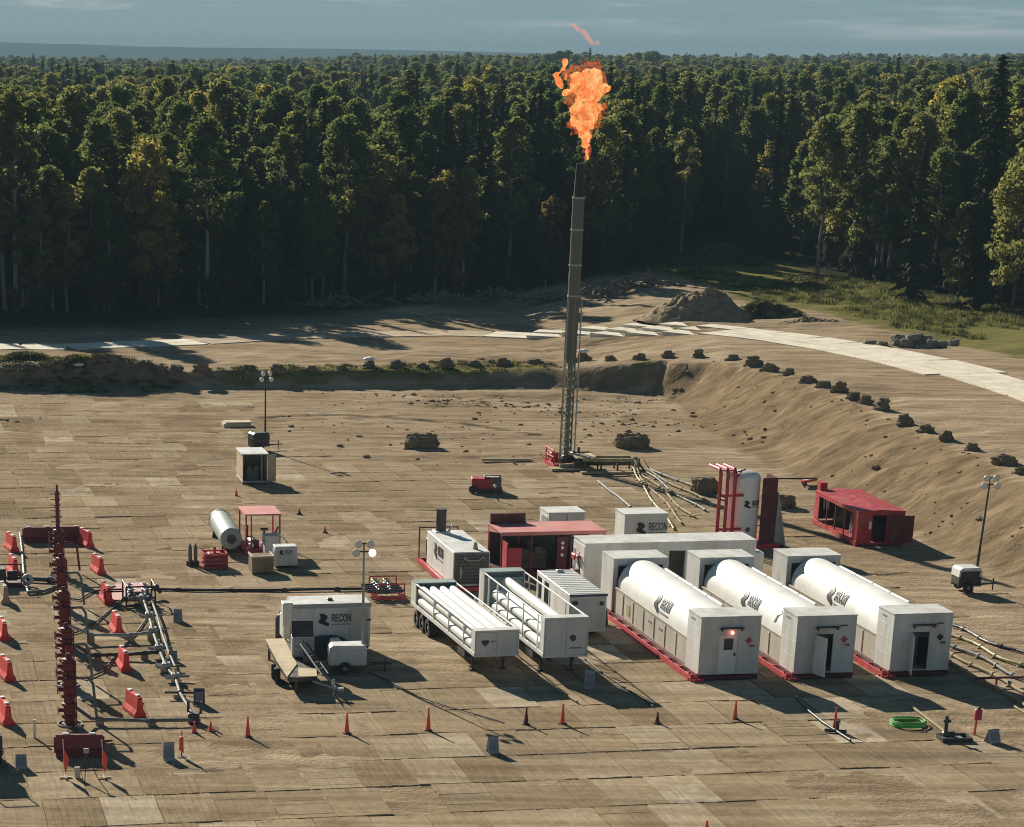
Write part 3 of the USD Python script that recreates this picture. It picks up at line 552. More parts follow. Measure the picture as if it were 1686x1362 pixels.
tb = [(x, z, .75, 11.3) for z in (1.48, 2.06) for x in (.33, .9, 1.47, 2.04)]; tb = [(x, z, a_, b_ + .9) for x, z, a_, b_ in tb]
tube_trailer(781, 1079.5, 11.5, 13.2, 2.42, tb, 'low white tube trailer stacked full with two layers of gas tubes', (2.2, 5.2, 8.3), False)
tb2 = [(.36, 1.5, 1.0, 10.8), (.94, 1.5, .8, 11), (1.5, 1.5, .8, 11), (2.02, 1.5, .8, 11), (.40, 2.15, .9, 11.0), (1.0, 2.1, .8, 11.6), (1.6, 2.1, .8, 11.6), (1.25, 2.66, .8, 12.0)]
tube_trailer(894, 1080.5, 10.5, 13.0, 3.12, tb2, 'taller white tube trailer with open railings and fewer tubes', (1.2, 4.0, 7.0, 9.2, 11.0), True)

# ------------------------------------------------------------------ containers and skids in the equipment yard
# container trailer behind the tall tube trailer
o = ogrid(938.5, 979.8, 2.45); W, L, H = 2.12, 7.0, 2.45
t = thing('equipment_container', 'white ribbed-roof container trailer with dark side windows beside the tall tube trailer', 'container', o, GRID)
part('body', MB().cbox(0, W, 0, L, .35, H, .03), 'white_paint', t)
part('front_panel', MB().box(.07, W - .07, -.03, 0, .45, H - .12), 'grey_panel', t)
for y in np.arange(.25, L, .5): part('roof_rib', MB().box(.03, W - .03, y, y + .1, H, H + .025), 'white_paint', t)
for y in (4.4, 5.9): part('side_window', MB().box(-.02, 0, y, y + .85, 1.0, 2.2), 'window_dark', t)
part('lamp', MB().box(.15, .45, -.14, -.03, 1.9, 2.1), 'dark_steel', t); part('lamp', MB().box(W - .4, W - .2, -.12, -.03, 1.85, 2.05), 'dark_steel', t)
part('front_gutter', MB().box(-.03, W + .03, -.07, -.005, H - .1, H + .02), 'blue_paint', t)
wheel(t, .25, 1.4, .4, .3); wheel(t, W - .25, 1.4, .4, .3); wheel(t, .25, 5.2, .4, .3); wheel(t, W - .25, 5.2, .4, .3)
part('roof_vent', MB().cbox(.95, 1.35, 6.2, 6.5, H, H + .14), 'galv', t)
part('exhaust_hose', MB().tube([(W + .02, 1.0, 1.4), (W + .25, .9, 1.3), (W + .3, .8, .6), (W + .1, .9, .3)], .09), 'black_rubber', t, True)

# engine house on a red skid
o = ogrid(747, 909.8, 2.35); W, L, H = 2.25, 7.3, 2.35
t = thing('generator_house', 'white engine house on red skid with tall black exhaust and dark radiator end', 'generator', o, GRID)
part('skid', MB().box(-.22, -.02, -.3, L + 1.9, .02, .3).box(W + .02, W + .2, -.3, L + 1.9, .02, .3).box(-.02, W + .02, -.3, -.1, .03, .29).box(-.02, W + .02, L + 1.7, L + 1.9, .03, .29), 'red_skid', t)
part('body', MB().cbox(0, W, 0, L, .3, H, .03), 'white_paint', t)
fr = part('radiator', MB().box(.06, W - .06, -.05, 0, .4, H - .06), 'grille', t)
for q in range(9): part('louvre', MB().box(.1, W - .1, -.09, -.05, .5 + q * .2, .55 + q * .2), 'dark_steel', fr)
part('pipework', MB().tube([(.7, -.16, 2.0), (.9, -.16, 1.85), (1.5, -.16, 1.85), (1.75, -.16, 2.05), (1.95, -.16, 1.95)], .05).tube([(.45, -.14, 1.5), (.45, -.14, .8)], .06).ball((.68, -.16, 2.02), .1).ball((.45, -.14, 1.15), .11), 'galv', t, True)
part('exhaust', MB().cyl((.75, L - .5, H), (.75, L - .5, H + 1.35), .32, n=20).cyl((.75, L - .5, H + 1.35), (.75, L - .5, H + 1.42), .35, n=20), 'dark_steel', t, 40)
part('exhaust_base', MB().cbox(.3, 1.25, L - .95, L - .05, H, H + .07, .02), 'white_paint', t)
part('roof_pipe', MB().tube([(1.0, L - 1.5, H + .05), (1.0, L - 1.5, H + .12), (1.35, L - 1.0, H + .5)], .07), 'white_paint', t, True)
part('roof_vent', MB().cyl((1.55, .9, H), (1.55, .9, H + .42), .17, .1, 12), 'olive_yellow', t, 40)
part('rear_engine', MB().cbox(.2, W - .2, L + .1, L + 1.2, .35, 1.7).cyl((.4, L + .5, 1.7), (.4, L + .5, 2.05), .25).cyl((.15, L + .7, 1.0), (.45, L + .7, 1.0), .3), 'dark_steel', t)
part('rear_guard', MB().box(-.18, -.1, L + 1.6, L + 1.68, .3, 2.3).box(W + .05, W + .13, L + 1.6, L + 1.68, .3, 2.3).box(-.1, W + .05, L + 1.61, L + 1.67, 2.2, 2.28), 'dark_red', t)
logo(t, (-.012, 5.2, 1.05), (0, -1, 0), (0, 0, 1), 1.0)

# red roofed pump shelter
o = ogrid(826, 877, 2.75); W, L, H = 6.6, 3.4, 2.75
t = thing('pump_shelter', 'long red roofed pump shelter, open fronted and dark inside', 'shelter', o, GRID)
part('roof', MB().box(-.05, W + .05, -.05, L + .05, H - .08, H).box(-.08, W + .08, -.08, -.05, H - .2, H + .02), 'red_roof', t)
part('base', MB().box(-.1, W + .1, -.1, L + .1, .02, .28), 'dark_red', t)
for x in (0, 1.9, 4.4, W - .12):
    part('post', MB().box(x, x + .12, 0, .12, .28, H - .08), 'dark_red', t); part('post', MB().box(x, x + .12, L - .12, L, .28, H - .08), 'red_skid', t)
part('rear_wall', MB().box(.12, W - .12, L - .05, L, .28, H - .1), 'interior', t)  # wall coloured dark so the shade inside is painted in
part('gable', MB().prism([(.12, H - .08), (L - .12, H - .08), (L - .12, H - .5)], .01, .05, 'x'), 'red_roof', t)
part('folded_door', MB().box(.05, .12, -1.25, .0, .3, H - .45).box(.12, 1.0, -1.28, -1.2, .3, H - .75), 'red_skid', t)
part('engine', MB().cbox(1.2, 3.2, .9, 2.6, .28, 1.5).cyl((1.5, .7, 1.2), (1.5, .95, 1.2), .45).cyl((2.2, 1.5, 1.5), (2.2, 1.5, 2.1), .18).cbox(2.3, 2.9, .7, 1.0, 1.2, 1.7), 'dark_steel', t)
gp_ = part('gauge_panel', MB().cbox(3.6, 4.3, .15, .5, .28, 2.4, .02), 'dark_red', t)
for z in (1.25, 1.7, 2.0): part('gauge', MB().cyl((3.95, .15, z), (3.95, .09, z), .1), 'white_plastic', gp_)
part('pump', MB().cbox(4.9, 6.1, .8, 2.2, .28, 1.3).cyl((5.5, .6, .8), (5.5, .9, .8), .4), 'blue_paint', t)
part('roof_cooler', MB().box(.05, 2.3, L - .35, L - .05, H + .02, H + .62).box(.0, 2.35, L - .38, L - .35, H + .02, H + .1), 'dark_red', t)

# long office container
o = ogrid(964.7, 896.7, 3.0); W, L, H = 10.6, 2.6, 3.0
t = thing('long_container', 'long pale container with an open doorway behind the storage tanks', 'container', o, GRID)
part('shell', hollow(MB(), 0, W, 0, L, .15, H, opening=(5.2, 6.2, .2, 2.5)), 'grey_panel', t)
for x in (0, W - .1): part('corner_post', MB().box(x - .02, x + .12, -.03, -.001, .1, H), 'grey_panel', t)
for x in np.arange(.6, 5.0, .55): part('front_rib', MB().box(x, x + .06, -.025, -.001, .3, H - .3), 'grey_panel', t)
for x in np.arange(7.4, 10.3, .55): part('front_rib', MB().box(x, x + .06, -.025, -.001, .3, H - .3), 'grey_panel', t)
part('door_panel', MB().box(6.25, 7.2, -.06, -.03, .2, 2.5), 'grey_panel', t)
part('end_wall', MB().box(-.04, -.005, .1, L - .1, .3, H - .15), 'white_paint', t)
part('red_box', MB().cbox(-.3, -.05, 1.3, 2.0, 1.8, 2.15).cbox(-.3, -.05, .7, 1.0, 2.0, 2.2), 'red_skid', t)
part('floodlight', MB().ball((-.2, 1.05, 1.85), .11), 'lamp_glass', t, True)
part('hose', MB().tube([(-.2, .7, 2.4), (-.3, .4, 2.2), (-.28, .2, 1.6), (-.2, .35, .9), (-.3, .1, .3)], .05), 'dark_steel', t, True)
part('meter', MB().cbox(-.45, -.05, 1.0, 1.5, .6, 1.3), 'dark_red', t)
part('louvre_panel', MB().box(-.06, -.04, 1.9, 2.5, .5, 2.4), 'galv', t)
part('end_cabinet', MB().cbox(W + .05, W + .7, .3, 2.2, .1, 2.2), 'white_paint', t)

# two small white huts behind
for (px, py, w, lab, lg) in [(903.8, 845.7, 2.45, 'small white hut with grey end panel behind the red shelter roof', False), (1029.5, 848, 2.9, 'small white hut with dark logo on its shaded front behind long container', True)]:
    H, L = 2.3, 2.2; o = ogrid(px, py, H); t = thing('equipment_hut', lab, 'hut', o, GRID)
    part('body', MB().cbox(0, w, 0, L, .15, H, .03), 'white_paint', t); part('roof', MB().box(-.04, w + .04, -.04, L + .04, H + .003, H + .06), 'white_paint', t); part('skid', MB().box(-.05, w + .05, 0, .15, 0, .14).box(-.05, w + .05, L - .15, L, 0, .14), 'dark_steel', t)
    part('front_panel', MB().box(.06, w - .06, -.03, -.001, .25, H - .08), 'grey_panel', t)
    if lg: logo(t, (.75, -.032, .95), (1, 0, 0), (0, 0, 1), .85)
    else: part('louvre', MB().box(-.03, -.001, .3, 1.7, 1.0, 2.0), 'galv', t); part('door_split', MB().box(w / 2 - .02, w / 2 + .02, -.045, -.03, .25, H - .1), 'dark_steel', t)
# vertical separator
o = ogrid(1207, 902, 0); t = thing('separator_vessel', 'tall upright white vessel in a red steel frame', 'vessel', o, GRID)
part('skid', MB().box(-1.6, 2.9, -.6, 2.6, .0, .3), 'red_skid', t)
R = 1.08; c = (.75, .95)
part('vessel_shell', MB().lathe([(0, .35), (R, .35), (R, 4.45)] + [(R * math.cos(q), 4.45 + .5 * math.sin(q)) for q in np.linspace(.15, math.pi / 2, 7)], 'z', (*c, 0), 40), 'white_paint', t, 40)
for x, y in ((-1.25, -.15), (-.75, -.15), (-.25, -.15)): part('frame_tube', MB().tube([(x, y, .3), (x, y, 4.9), (x, y + .25, 5.12), (x, y + 2.2, 5.12)], .12, 10), 'red_paint', t, True)
for z in (1.2, 3.4): part('frame_rail', MB().box(-1.4, .35, -.32, -.18, z, z + .16), 'red_paint', t)
part('frame_rail', MB().box(-1.35, -.15, .0, 2.2, 5.02, 5.1), 'red_roof', t)
part('bracket', MB().tube([(-.25, -.15, 4.95), (.5, .1, 5.1)], .05).tube([(-.25, -.15, 4.5), (.3, .2, 5.0)], .05), 'dark_red', t)
part('valve', MB().cyl((-.75, -.35, .35), (-.75, -.35, 1.1), .22, .12).ball((-.55, -.4, .7), .22), 'white_plastic', t, True)
part('valve', MB().box(-1.3, -.3, -.6, -.2, .3, .6), 'red_paint', t)
part('side_panel', MB().box(1.72, 2.72, -.1, .02, .3, 4.55).box(2.60, 2.72, .02, 1.8, .3, 4.55), 'dark_red', t)
part('boom', MB().tube([(2.2, .0, 4.5), (5.6, .5, 4.35)], .05), 'dark_steel', t)
part('ladder', MB().tube([(2.85, .1, 3.6), (3.5, -.2, .0)], .06).tube([(2.85, .9, 3.6), (3.5, .6, .0)], .06).prism([(2.78, .3), (3.6, .0), (3.5, .0), (2.85, 3.5)], .0, .9, 'y'), 'galv', t)
a = c[0] - R
def wv(a_, b_, c_):
    th = math.radians(-105) + a_ / R; return np.c_[c[0] + (R + .012 + c_) * np.cos(th), c[1] + (R + .012 + c_) * np.sin(th), 2.55 + b_]
logo(t, None, (1, 0, 0), (0, 0, 1), .55, wv)
q = trimesh.creation.extrude_polygon(Polygon([(0, .2), (.2, .4), (.4, .2), (.2, 0)]), .02); vv = np.array(q.vertices); part('hazard_diamond', (np.c_[c[0] + (R + .012 + vv[:, 2]) * np.cos(math.radians(-95) + vv[:, 0] / R), c[1] + (R + .012 + vv[:, 2]) * np.sin(math.radians(-95) + vv[:, 0] / R), 1.0 + vv[:, 1]], np.array(q.faces)), 'lettering', t)

# red open-sided shelter on the far right
o = ogrid(1409, 899, 0); W, L, H = 3.2, 8.6, 2.3
t = thing('open_shelter', 'bright red open-sided container shelter below the soil bank', 'shelter', o, GRID - 2)
part('roof', MB().prism([(-.05, H - .12), (W + .05, H - .12), (W + .05, H - .04), (W / 2, H + .08), (-.05, H - .04)], -.05, L + .05, 'y'), 'red_paint', t)
part('base', MB().box(-.06, .1, 0, L, 0, .28).box(W - .1, W + .06, 0, L, 0, .28).box(.1, W - .1, .05, L, .05, .2), 'red_paint', t)
for y in (0, L - .9): part('side_sheet', MB().box(-.02, .05, y, y + .9, .28, H - .12), 'red_paint', t)
part('side_rail', MB().box(-.03, .05, .9, L - .9, H - .3, H - .12), 'red_paint', t)
for y in (2.6, 4.4, 6.1): part('post', MB().box(0, .06, y, y + .08, .28, H - .3), 'dark_red', t)
part('far_side', MB().box(W - .05, W, 0, L, .28, H - .12), 'dark_red', t); part('rear_wall', MB().box(.05, W - .05, L - .05, L, .28, H - .12), 'dark_red', t)
part('front_wall', MB().box(.05, 1.0, 0, .05, .2, H - .12).box(1.0, 2.0, 0, .05, 2.0, H - .12).box(2.0, W - .05, 0, .05, .2, H - .12), 'red_paint', t)
part('open_door', MB().box(2.1, 3.75, -.32, -.27, .22, 2.0), 'dark_red', t)
part('wall_sign', MB().box(.78, .95, -.02, -.001, 1.1, 1.6), 'white_plastic', t)
part('tanks_inside', MB().cbox(.9, 2.6, 1.5, 4.0, .2, 1.5).cbox(1.0, 2.4, 5.0, 7.6, .2, 1.8), 'dark_steel', t)
part('hanging_hose', MB().tube([(.2, 6.4, 2.0), (.2, 6.3, 1.5), (.2, 6.5, 1.3), (.2, 6.7, 1.6), (.2, 6.8, 2.0)], .06).tube([(.2, 7.3, 2.1), (.2, 7.2, 1.2)], .05), 'galv', t)
part('roof_stub', MB().box(.2, .7, L - .3, L + .3, H + .02, H + .5), 'red_paint', t)
a0 = at(1327, 803); t = thing('trailer_hitch', 'small red and white striped tow hitch beyond the red open shelter', 'hitch', (*a0, 0), GRID + 50)
part('tongue', MB().prism([(-.9, -.1), (.9, -.55), (.9, .55), (-.9, .1)], .45, .6), 'red_skid', t); part('stripe', MB().box(-.3, .6, -.2, .2, .602, .62), 'white_plastic', t); part('jack', MB().cyl((-.4, 0, 0), (-.4, 0, .45), .08).cyl((.6, .35, 0), (.6, .35, .45), .2), 'dark_steel', t)

# ------------------------------------------------------------------ light towers
def light_tower(px, py, label, body, hood, mast, rot=GRID, tongue=1, lean=0.0, lit=False, w=1.5):
    o = at(px, py); t = thing('light_tower', label, 'light tower', o, rot)
    part('hood', MB().prism([(-w / 2, .95), (w / 2, .95), (w / 2 - .04, 1.38), (w / 2 - .2, 1.5), (-w / 2 + .2, 1.5), (-w / 2 + .04, 1.38)], -.55, .6, 'y'), hood, t)
    part('body', MB().cbox(-w / 2 + .03, w / 2 - .03, -.58, .58, .45, .95, .03), body, t)
    part('side_panel', MB().box(-w / 2 + .12, w / 2 - .2, -.6, -.57, .55, 1.3), body, t)
    part('frame', MB().box(-w / 2, w / 2, -.5, -.4, .36, .45).box(-w / 2, w / 2, .4, .5, .36, .45).box(-.08, .08, -.4, .4, .36, .44), 'dark_steel', t)
    part('tow_bar', MB().tube([(tongue * w / 2, .3, .42), (tongue * (w / 2 + .9), 0, .42), (tongue * w / 2, -.3, .42)], .04).tube([(tongue * (w / 2 + .8), 0, .42), (tongue * (w / 2 + 1.35), 0, .42)], .05).cyl((tongue * (w / 2 + 1.0), 0, 0), (tongue * (w / 2 + 1.0), 0, .75), .04), 'dark_steel', t)

    wl = MB()
    for s in (-1, 1):
        wh = part('wheel', MB().lathe([(.12, -.1), (.31, -.1), (.33, -.05), (.33, .05), (.31, .1), (.12, .1)], 'y', (-.15 * tongue, s * .68, .33), 16), 'black_rubber', t, 35); part('rim', MB().lathe([(0, -.08), (.13, -.08), (.13, .08), (0, .08)], 'y', (-.15 * tongue, s * .68, .33), 12), 'galv', wh)
    mx = w / 2 - .18
    top = np.array([mx + lean, 0, mast])
    ms = MB()
    pa = np.array([mx, 0, .5]); 
    for k, r in enumerate((.085, .07, .055)):
        q0, q1 = pa + (top - pa) * (k / 3), pa + (top - pa) * ((k + 1) / 3 + (.02 if k < 2 else 0)); ms.cyl(q0, q1, r, n=8)
    mt = part('mast', ms, 'galv' if body != 'dark_steel' else 'dark_steel', t, 40)
    part('crossbar', MB().cyl(top + [-.55, 0, 0], top + [.55, 0, 0], .04, n=8).cyl(top + [-.4, 0, .42], top + [.4, 0, .42], .035, n=8).cyl(top, top + [0, 0, .42], .04, n=8), 'dark_steel', t)
    for k, (dx, dz) in enumerate(((-.42, -.03), (.42, -.03), (-.3, .42), (.3, .42))):
        c = top + [dx, -.1, dz]; lp = part('floodlight', MB().lathe([(0, .14), (.12, .1), (.2, -.1), (.2, -.14)], 'y', tuple(c), 14), 'galv', t, 40)
        part('lens', MB().lathe([(0, -.13), (.19, -.13)], 'y', tuple(c), 14), 'lamp_lit' if (lit and k == 1) else 'lamp_glass', lp)
    for s in (-1, 1): part('outrigger', MB().box(-.04, .04, s * .6 - .02, s * 1.05, .36, .42).cyl((0, s * 1.0, 0), (0, s * 1.0, .7), .035), 'dark_steel', t)
    return t
light_tower(1589, 973, 'light tower with white hood and black body below the soil bank', 'dark_steel', 'white_paint', 6.4, lean=.25, tongue=1)
light_tower(426, 742, 'light tower standing behind the tan open-fronted hut', 'dark_steel', 'dark_steel', 5.7, rot=GRID + 15)
light_tower(571, 1106, 'white light tower trailer in front of the logo trailer', 'grey_panel', 'white_paint', 6.3, rot=GRID - 6, lit=True, lean=-.05, w=2.0)
# ------------------------------------------------------------------ office trailer group
o = ogrid(484, 996, 2.85); W, L, H = 4.15, 2.5, 2.85
t = thing('office_trailer', 'white equipment trailer with sloped roof edge and dark logo on shaded side', 'trailer', o, GRID)
part('body', MB().prism([(0, .5), (L, .5), (L, H - .22), (L - .3, H), (.0, H - .0)], 0.0, W, 'x'), 'white_paint', t)
part('side_skin', MB().box(.05, W - 1.15, -.03, -.001, .55, H - .22), 'grey_panel', t); part('roof_trim', MB().box(-.03, W + .03, -.05, -.001, H - .2, H + .02), 'galv', t)
part('end_door', MB().box(W - 1.1, W - .12, -.05, -.001, .6, H - .3), 'beige_panel', t)
part('end_box', MB().cbox(-.55, -.01, .2, 1.0, 1.6, 2.9).cbox(-.4, -.01, .9, 2.2, .8, 2.0), 'white_paint', t)
part('roof_vent', MB().cbox(1.95, 2.25, .8, 1.1, H, H + .12), 'dark_steel', t)
part('frame', MB().box(0, W, .3, .45, .32, .5).box(0, W, L - .45, L - .3, .32, .5), 'dark_steel', t)
for x in (1.6, 2.5): part('wheel', MB().lathe([(0, -.1), (.34, -.1), (.34, .1), (0, .1)], 'y', (x, .25, .34), 18), 'black_rubber', t, 35)
part('rear_light', MB().box(W - .2, W + .03, -.07, -.05, 1.9, 2.0), 'dark_steel', t)
logo(t, (1.3, -.032, 1.62), (1, 0, 0), (0, 0, 1), .72)
hp = trimesh.creation.icosphere(4, 1.0); v = np.array(hp.vertices); v = v * [1.45, .5, 1.25] * (1 + .35 * (meshkit.fbm(v * 1.6, 4, 3) - .5))[:, None]; v[:, 2] = np.maximum(v[:, 2], 0)
solo('tarp_heap', (v, np.array(hp.faces)), 'black_rubber', 'dark heap of folded tarpaulin against the logo trailer', 'heap', at(538, 1083), GRID, smooth=True)
o = at(462, 1052); t = thing('gas_bottle', 'black gas bottle standing left of the logo trailer', 'gas bottle', o, 0)
part('bottle', MB().lathe([(0, 0), (.3, 0), (.3, 1.15), (.2, 1.35), (.08, 1.4), (.08, 1.5), (0, 1.5)], 'z', n=18), 'dark_steel', t, 40); part('valve', MB().box(-.1, .1, -.03, .03, 1.5, 1.6), 'galv', t)
# raised platform carrying the grey cabinet
PZ = .95
dk = [at(a_, b_, PZ) for a_, b_ in ((437, 1052), (470, 1051), (526, 1099), (523, 1113), (490, 1115), (473, 1114), (456, 1088))]; o = dk[0]
t = thing('equipment_trailer', 'low cluttered trailer with pale plywood boards before the logo trailer', 'trailer', o, 0)
loc_ = [tuple(p - o) for p in dk]
b1 = [tuple(at(a_, b_, PZ) - o) for a_, b_ in ((437, 1052), (468, 1051), (489, 1093), (473, 1114), (456, 1088))]; b2 = [tuple(at(a_, b_, PZ) - o) for a_, b_ in ((491, 1099), (521, 1101), (522, 1113), (491, 1114))]
part('deck', MB().prism(b1, PZ - .05, PZ), 'plywood', t); part('ramp_board', MB().prism(b2, PZ - .05, PZ), 'plywood', t)
mid_ = np.mean(loc_, 0); part('frame', MB().prism([tuple(np.array(p) * .95 + .05 * mid_) for p in loc_], PZ - .3, PZ - .052), 'dark_steel', t)
for p in (loc_[0], loc_[2], loc_[4], loc_[6]):
    q = np.array(p) * .85 + .15 * mid_; part('leg', MB().cyl((*q, 0), (*q, PZ - .3), .07, n=8), 'dark_steel', t)
for k in (-.55, .45):
    q = mid_ + ev * k; part('wheel', MB().lathe([(0, -.12), (.36, -.12), (.38, -.06), (.38, .06), (.36, .12), (0, .12)], 'x', (q[0] - .9, q[1], .38), 18), 'black_rubber', t, 35); part('wheel', MB().lathe([(0, -.12), (.36, -.12), (.38, -.06), (.38, .06), (.36, .12), (0, .12)], 'x', (q[0] + .8, q[1], .38), 18), 'black_rubber', t, 35)
p2, p3 = np.array(loc_[2]), np.array(loc_[3]); dr_ = np.array([.80, -.60]); w_ = np.array([.60, .80])
part('tow_bar', MB().tube([(*(p2 + w_ * .1), PZ - .2), (*(p3 + dr_ * 1.3), .45)], .06).tube([(*(p3 - w_ * .4), PZ - .2), (*(p3 + dr_ * 1.3), .45)], .06).cyl((*(p3 + dr_ * 1.0), 0), (*(p3 + dr_ * 1.0), .9), .05).box(p3[0] + 1.0, p3[0] + 1.3, p3[1] - .95, p3[1] - .7, .4, .55), 'galv', t)
part('folded_ladder', MB().tube([(*(mid_ + eu * .4), PZ + .9), (*(p3 + dr_ * .3), PZ + .05)], .05).tube([(*(mid_ + eu * .4 + w_ * .5), PZ + .9), (*(p3 + dr_ * .3 + w_ * .5), PZ + .05)], .05), 'dark_steel', t)
for k in range(5):
    q = (mid_ + eu * .4) * (1 - k / 5) + (p3 + dr_ * .3) * (k / 5); z_ = PZ + .9 - .85 * k / 5; part('rung', MB().cyl((*q, z_), (*(q + w_ * .5), z_), .025, n=6), 'galv', t)
part('tool_box', MB().cbox(mid_[0] + .55, mid_[0] + 1.2, mid_[1] - .3, mid_[1] + .2, PZ - .04, PZ + .4), 'dark_steel', t)
o = ogrid(481, 1083, PZ, rot=GRID - 4); t = thing('control_cabinet', 'grey control cabinet with raised dark lid on the low cluttered trailer', 'cabinet', o, GRID - 4)
part('body', MB().cbox(0, 1.15, 0, .85, PZ + .02, PZ + 1.05), 'sign_grey', t); part('lid', MB().prism([(.02, PZ + 1.07), (.12, PZ + 1.07), (.45, PZ + 1.85), (.38, PZ + 1.85)], -.02, 1.1, 'x'), 'dark_steel', t)
part('door_seam', MB().box(.56, .59, -.01, -.001, PZ + .1, PZ + .95).box(.1, 1.05, -.012, -.001, PZ + .55, PZ + .57), 'dark_steel', t)
o = at(551, 1093); t = thing('white_drum', 'small white upright tank beside the light tower trailer', 'tank', o, 0)
part('shell', MB().lathe([(0, .0), (.3, .0), (.3, 1.25), (.22, 1.38), (0, 1.42)], 'z', n=18), 'white_plastic', t, 40); part('cap', MB().cyl((0, 0, 1.42), (0, 0, 1.5), .08), 'dark_steel', t)

# ------------------------------------------------------------------ small equipment at the left
o = ogrid(399.5, 747.5, 2.25); W, L, H = 1.9, 3.2, 2.25
t = thing('generator_hut', 'tan hut with white roof and dark open front', 'hut', o, GRID)
part('roof', MB().box(-.08, W + .08, -.08, L + .08, H - .08, H), 'white_paint', t); part('floor', MB().box(-.05, W + .05, -.1, L, .1, .22), 'galv', t)
part('side_wall', MB().box(0, .05, 0, L, .22, H - .08), 'tan_panel', t); part('side_wall', MB().box(W - .05, W, 0, L, .22, H - .08), 'beige_panel', t); part('rear_wall', MB().box(.05, W - .05, L - .05, L, .22, H - .08), 'beige_panel', t)
part('open_door', MB().box(W + .02, W + .62, -.12, -.07, .2, H - .1), 'tan_panel', t); part('post', MB().box(1.42, 1.5, .0, .08, .22, H - .08), 'galv', t)
part('engine', MB().cbox(.3, 1.3, .5, 2.2, .22, 1.0).cyl((1.1, .5, 1.1), (1.1, 1.5, 1.1), .2).cbox(.4, .8, .35, .6, .5, 1.25), 'grille', t)
o = ogrid(404, 912, 0); W, L, H = 2.3, 3.0, 2.55
t = thing('canopy_skid', 'red framed canopy with pink roof over a pump skid', 'shelter', o, GRID)
part('roof', MB().box(-.05, W + .05, -.05, L + .05, H - .1, H), 'red_roof', t); part('base', MB().box(-.05, W + .05, -.1, L, .03, .25), 'red_skid', t)
for x in (0, W - .1):
    for y in (0, L - .1): part('post', MB().box(x, x + .1, y, y + .1, .25, H - .1), 'red_skid', t)
part('post', MB().box(.35, .43, .0, .08, .25, H - .1), 'red_skid', t); part('brace', MB().tube([(W - .15, .05, 1.7), (W - .75, .05, .5)], .07), 'red_skid', t)
part('pump', MB().cbox(.35, 1.0, .6, 1.6, .25, .75).cyl((.6, .5, .6), (.6, 1.8, .6), .25).cyl((1.35, .8, .25), (1.35, .8, 1.4), .07).cyl((1.1, .8, 1.42), (1.6, .8, 1.42), .09).cyl((.4, 2.0, .25), (.4, 2.0, 1.5), .08), 'dark_steel', t)
part('valve', MB().cyl((1.2, .3, .25), (1.2, .3, .65), .16).cyl((1.75, .6, .25), (1.75, .6, .7), .18).ball((.4, .3, .45), .2), 'white_plastic', t, True)
# horizontal drum
a0, a1 = at(381, 889, .95), at(361, 857, .95); ang = math.degrees(math.atan2(-(a1 - a0)[0], (a1 - a0)[1])); ln_ = float(np.linalg.norm(a1 - a0)) + .5
t = thing('pressure_drum', 'pale green horizontal drum with white domed end and dark band', 'tank', a0, ang)
R = .72; zc = 1.0
part('shell', MB().lathe([(0, 0), (R * .7, .02), (R * .95, .12), (R, .3), (R, ln_ - 1.0)], 'y', (0, 0, zc), 32), 'teal_paint', t, 40)
part('band', MB().lathe([(R + .02, ln_ - 1.0), (R + .03, ln_ - .98), (R + .03, ln_ - .75), (R + .02, ln_ - .73)], 'y', (0, 0, zc), 32), 'dark_steel', t, 40)
part('dome', MB().lathe([(R, ln_ - .73)] + [(R * math.cos(q), ln_ - .73 + .55 * math.sin(q)) for q in np.linspace(.1, math.pi / 2, 7)], 'y', (0, 0, zc), 32), 'tank_white', t, 40)
for y in (.7, ln_ - 1.6): part('saddle', MB().prism([(-.6, 0), (.6, 0), (.5, .6), (-.5, .6)], y, y + .18, 'y'), 'dark_steel', t)
part('manway', MB().cyl((0, 0, zc), (0, -.06, zc), .3, n=20), 'dark_steel', t)
o = ogrid(337, 938, 0); W, L, H = 1.45, 1.4, 1.05
t = thing('pump_basket', 'red slatted basket with lifting frame beside the drum', 'skid', o, GRID)
part('base', MB().box(0, W, 0, L, .03, .15), 'red_skid', t)
for z in (.3, .55, .8): part('slat', MB().box(-.02, W + .02, -.03, .02, z, z + .16).box(-.02, W + .02, L - .02, L + .03, z, z + .16).box(-.03, .02, .02, L - .02, z, z + .16).box(W - .02, W + .03, .02, L - .02, z, z + .16), 'red_skid', t)
part('post', MB().box(-.02, .06, -.04, .04, .15, H).box(W - .06, W + .02, -.04, .04, .15, H).box(-.02, .06, L - .04, L + .04, .15, H).box(W - .06, W + .02, L - .04, L + .04, .15, H), 'red_skid', t)
part('motor', MB().cbox(.3, 1.1, .3, 1.0, .15, .95).cyl((.7, .5, .9), (.7, .5, 1.35), .08), 'red_paint', t)
part('tub', MB().box(.05, W - .05, .04, .08, .15, .85), 'dark_red', t)
for k, (px, lab) in enumerate(((313, 'left of two thin dark cylinders beside the red basket'), (322, 'thin dark cylinder next to the red basket, right of its twin'))):
    o = at(px, 931); t = thing('gas_cylinder', lab, 'gas cylinder', o, 0, 'thin cylinders by the red basket')
    part('bottle', MB().lathe([(0, 0), (.12, 0), (.12, 1.15), (.05, 1.3), (.05, 1.4), (0, 1.4)], 'z', n=14), 'pipe_grey', t, 40); part('stand', MB().cyl((0, 0, 0), (0, 0, .3), .25, n=10), 'dark_steel', t)
o = ogrid(415, 945, 0); W, L, H = 1.35, 1.5, 1.05
t = thing('open_tub', 'brown open tub with pale rim in front of the red canopy', 'tub', o, GRID)
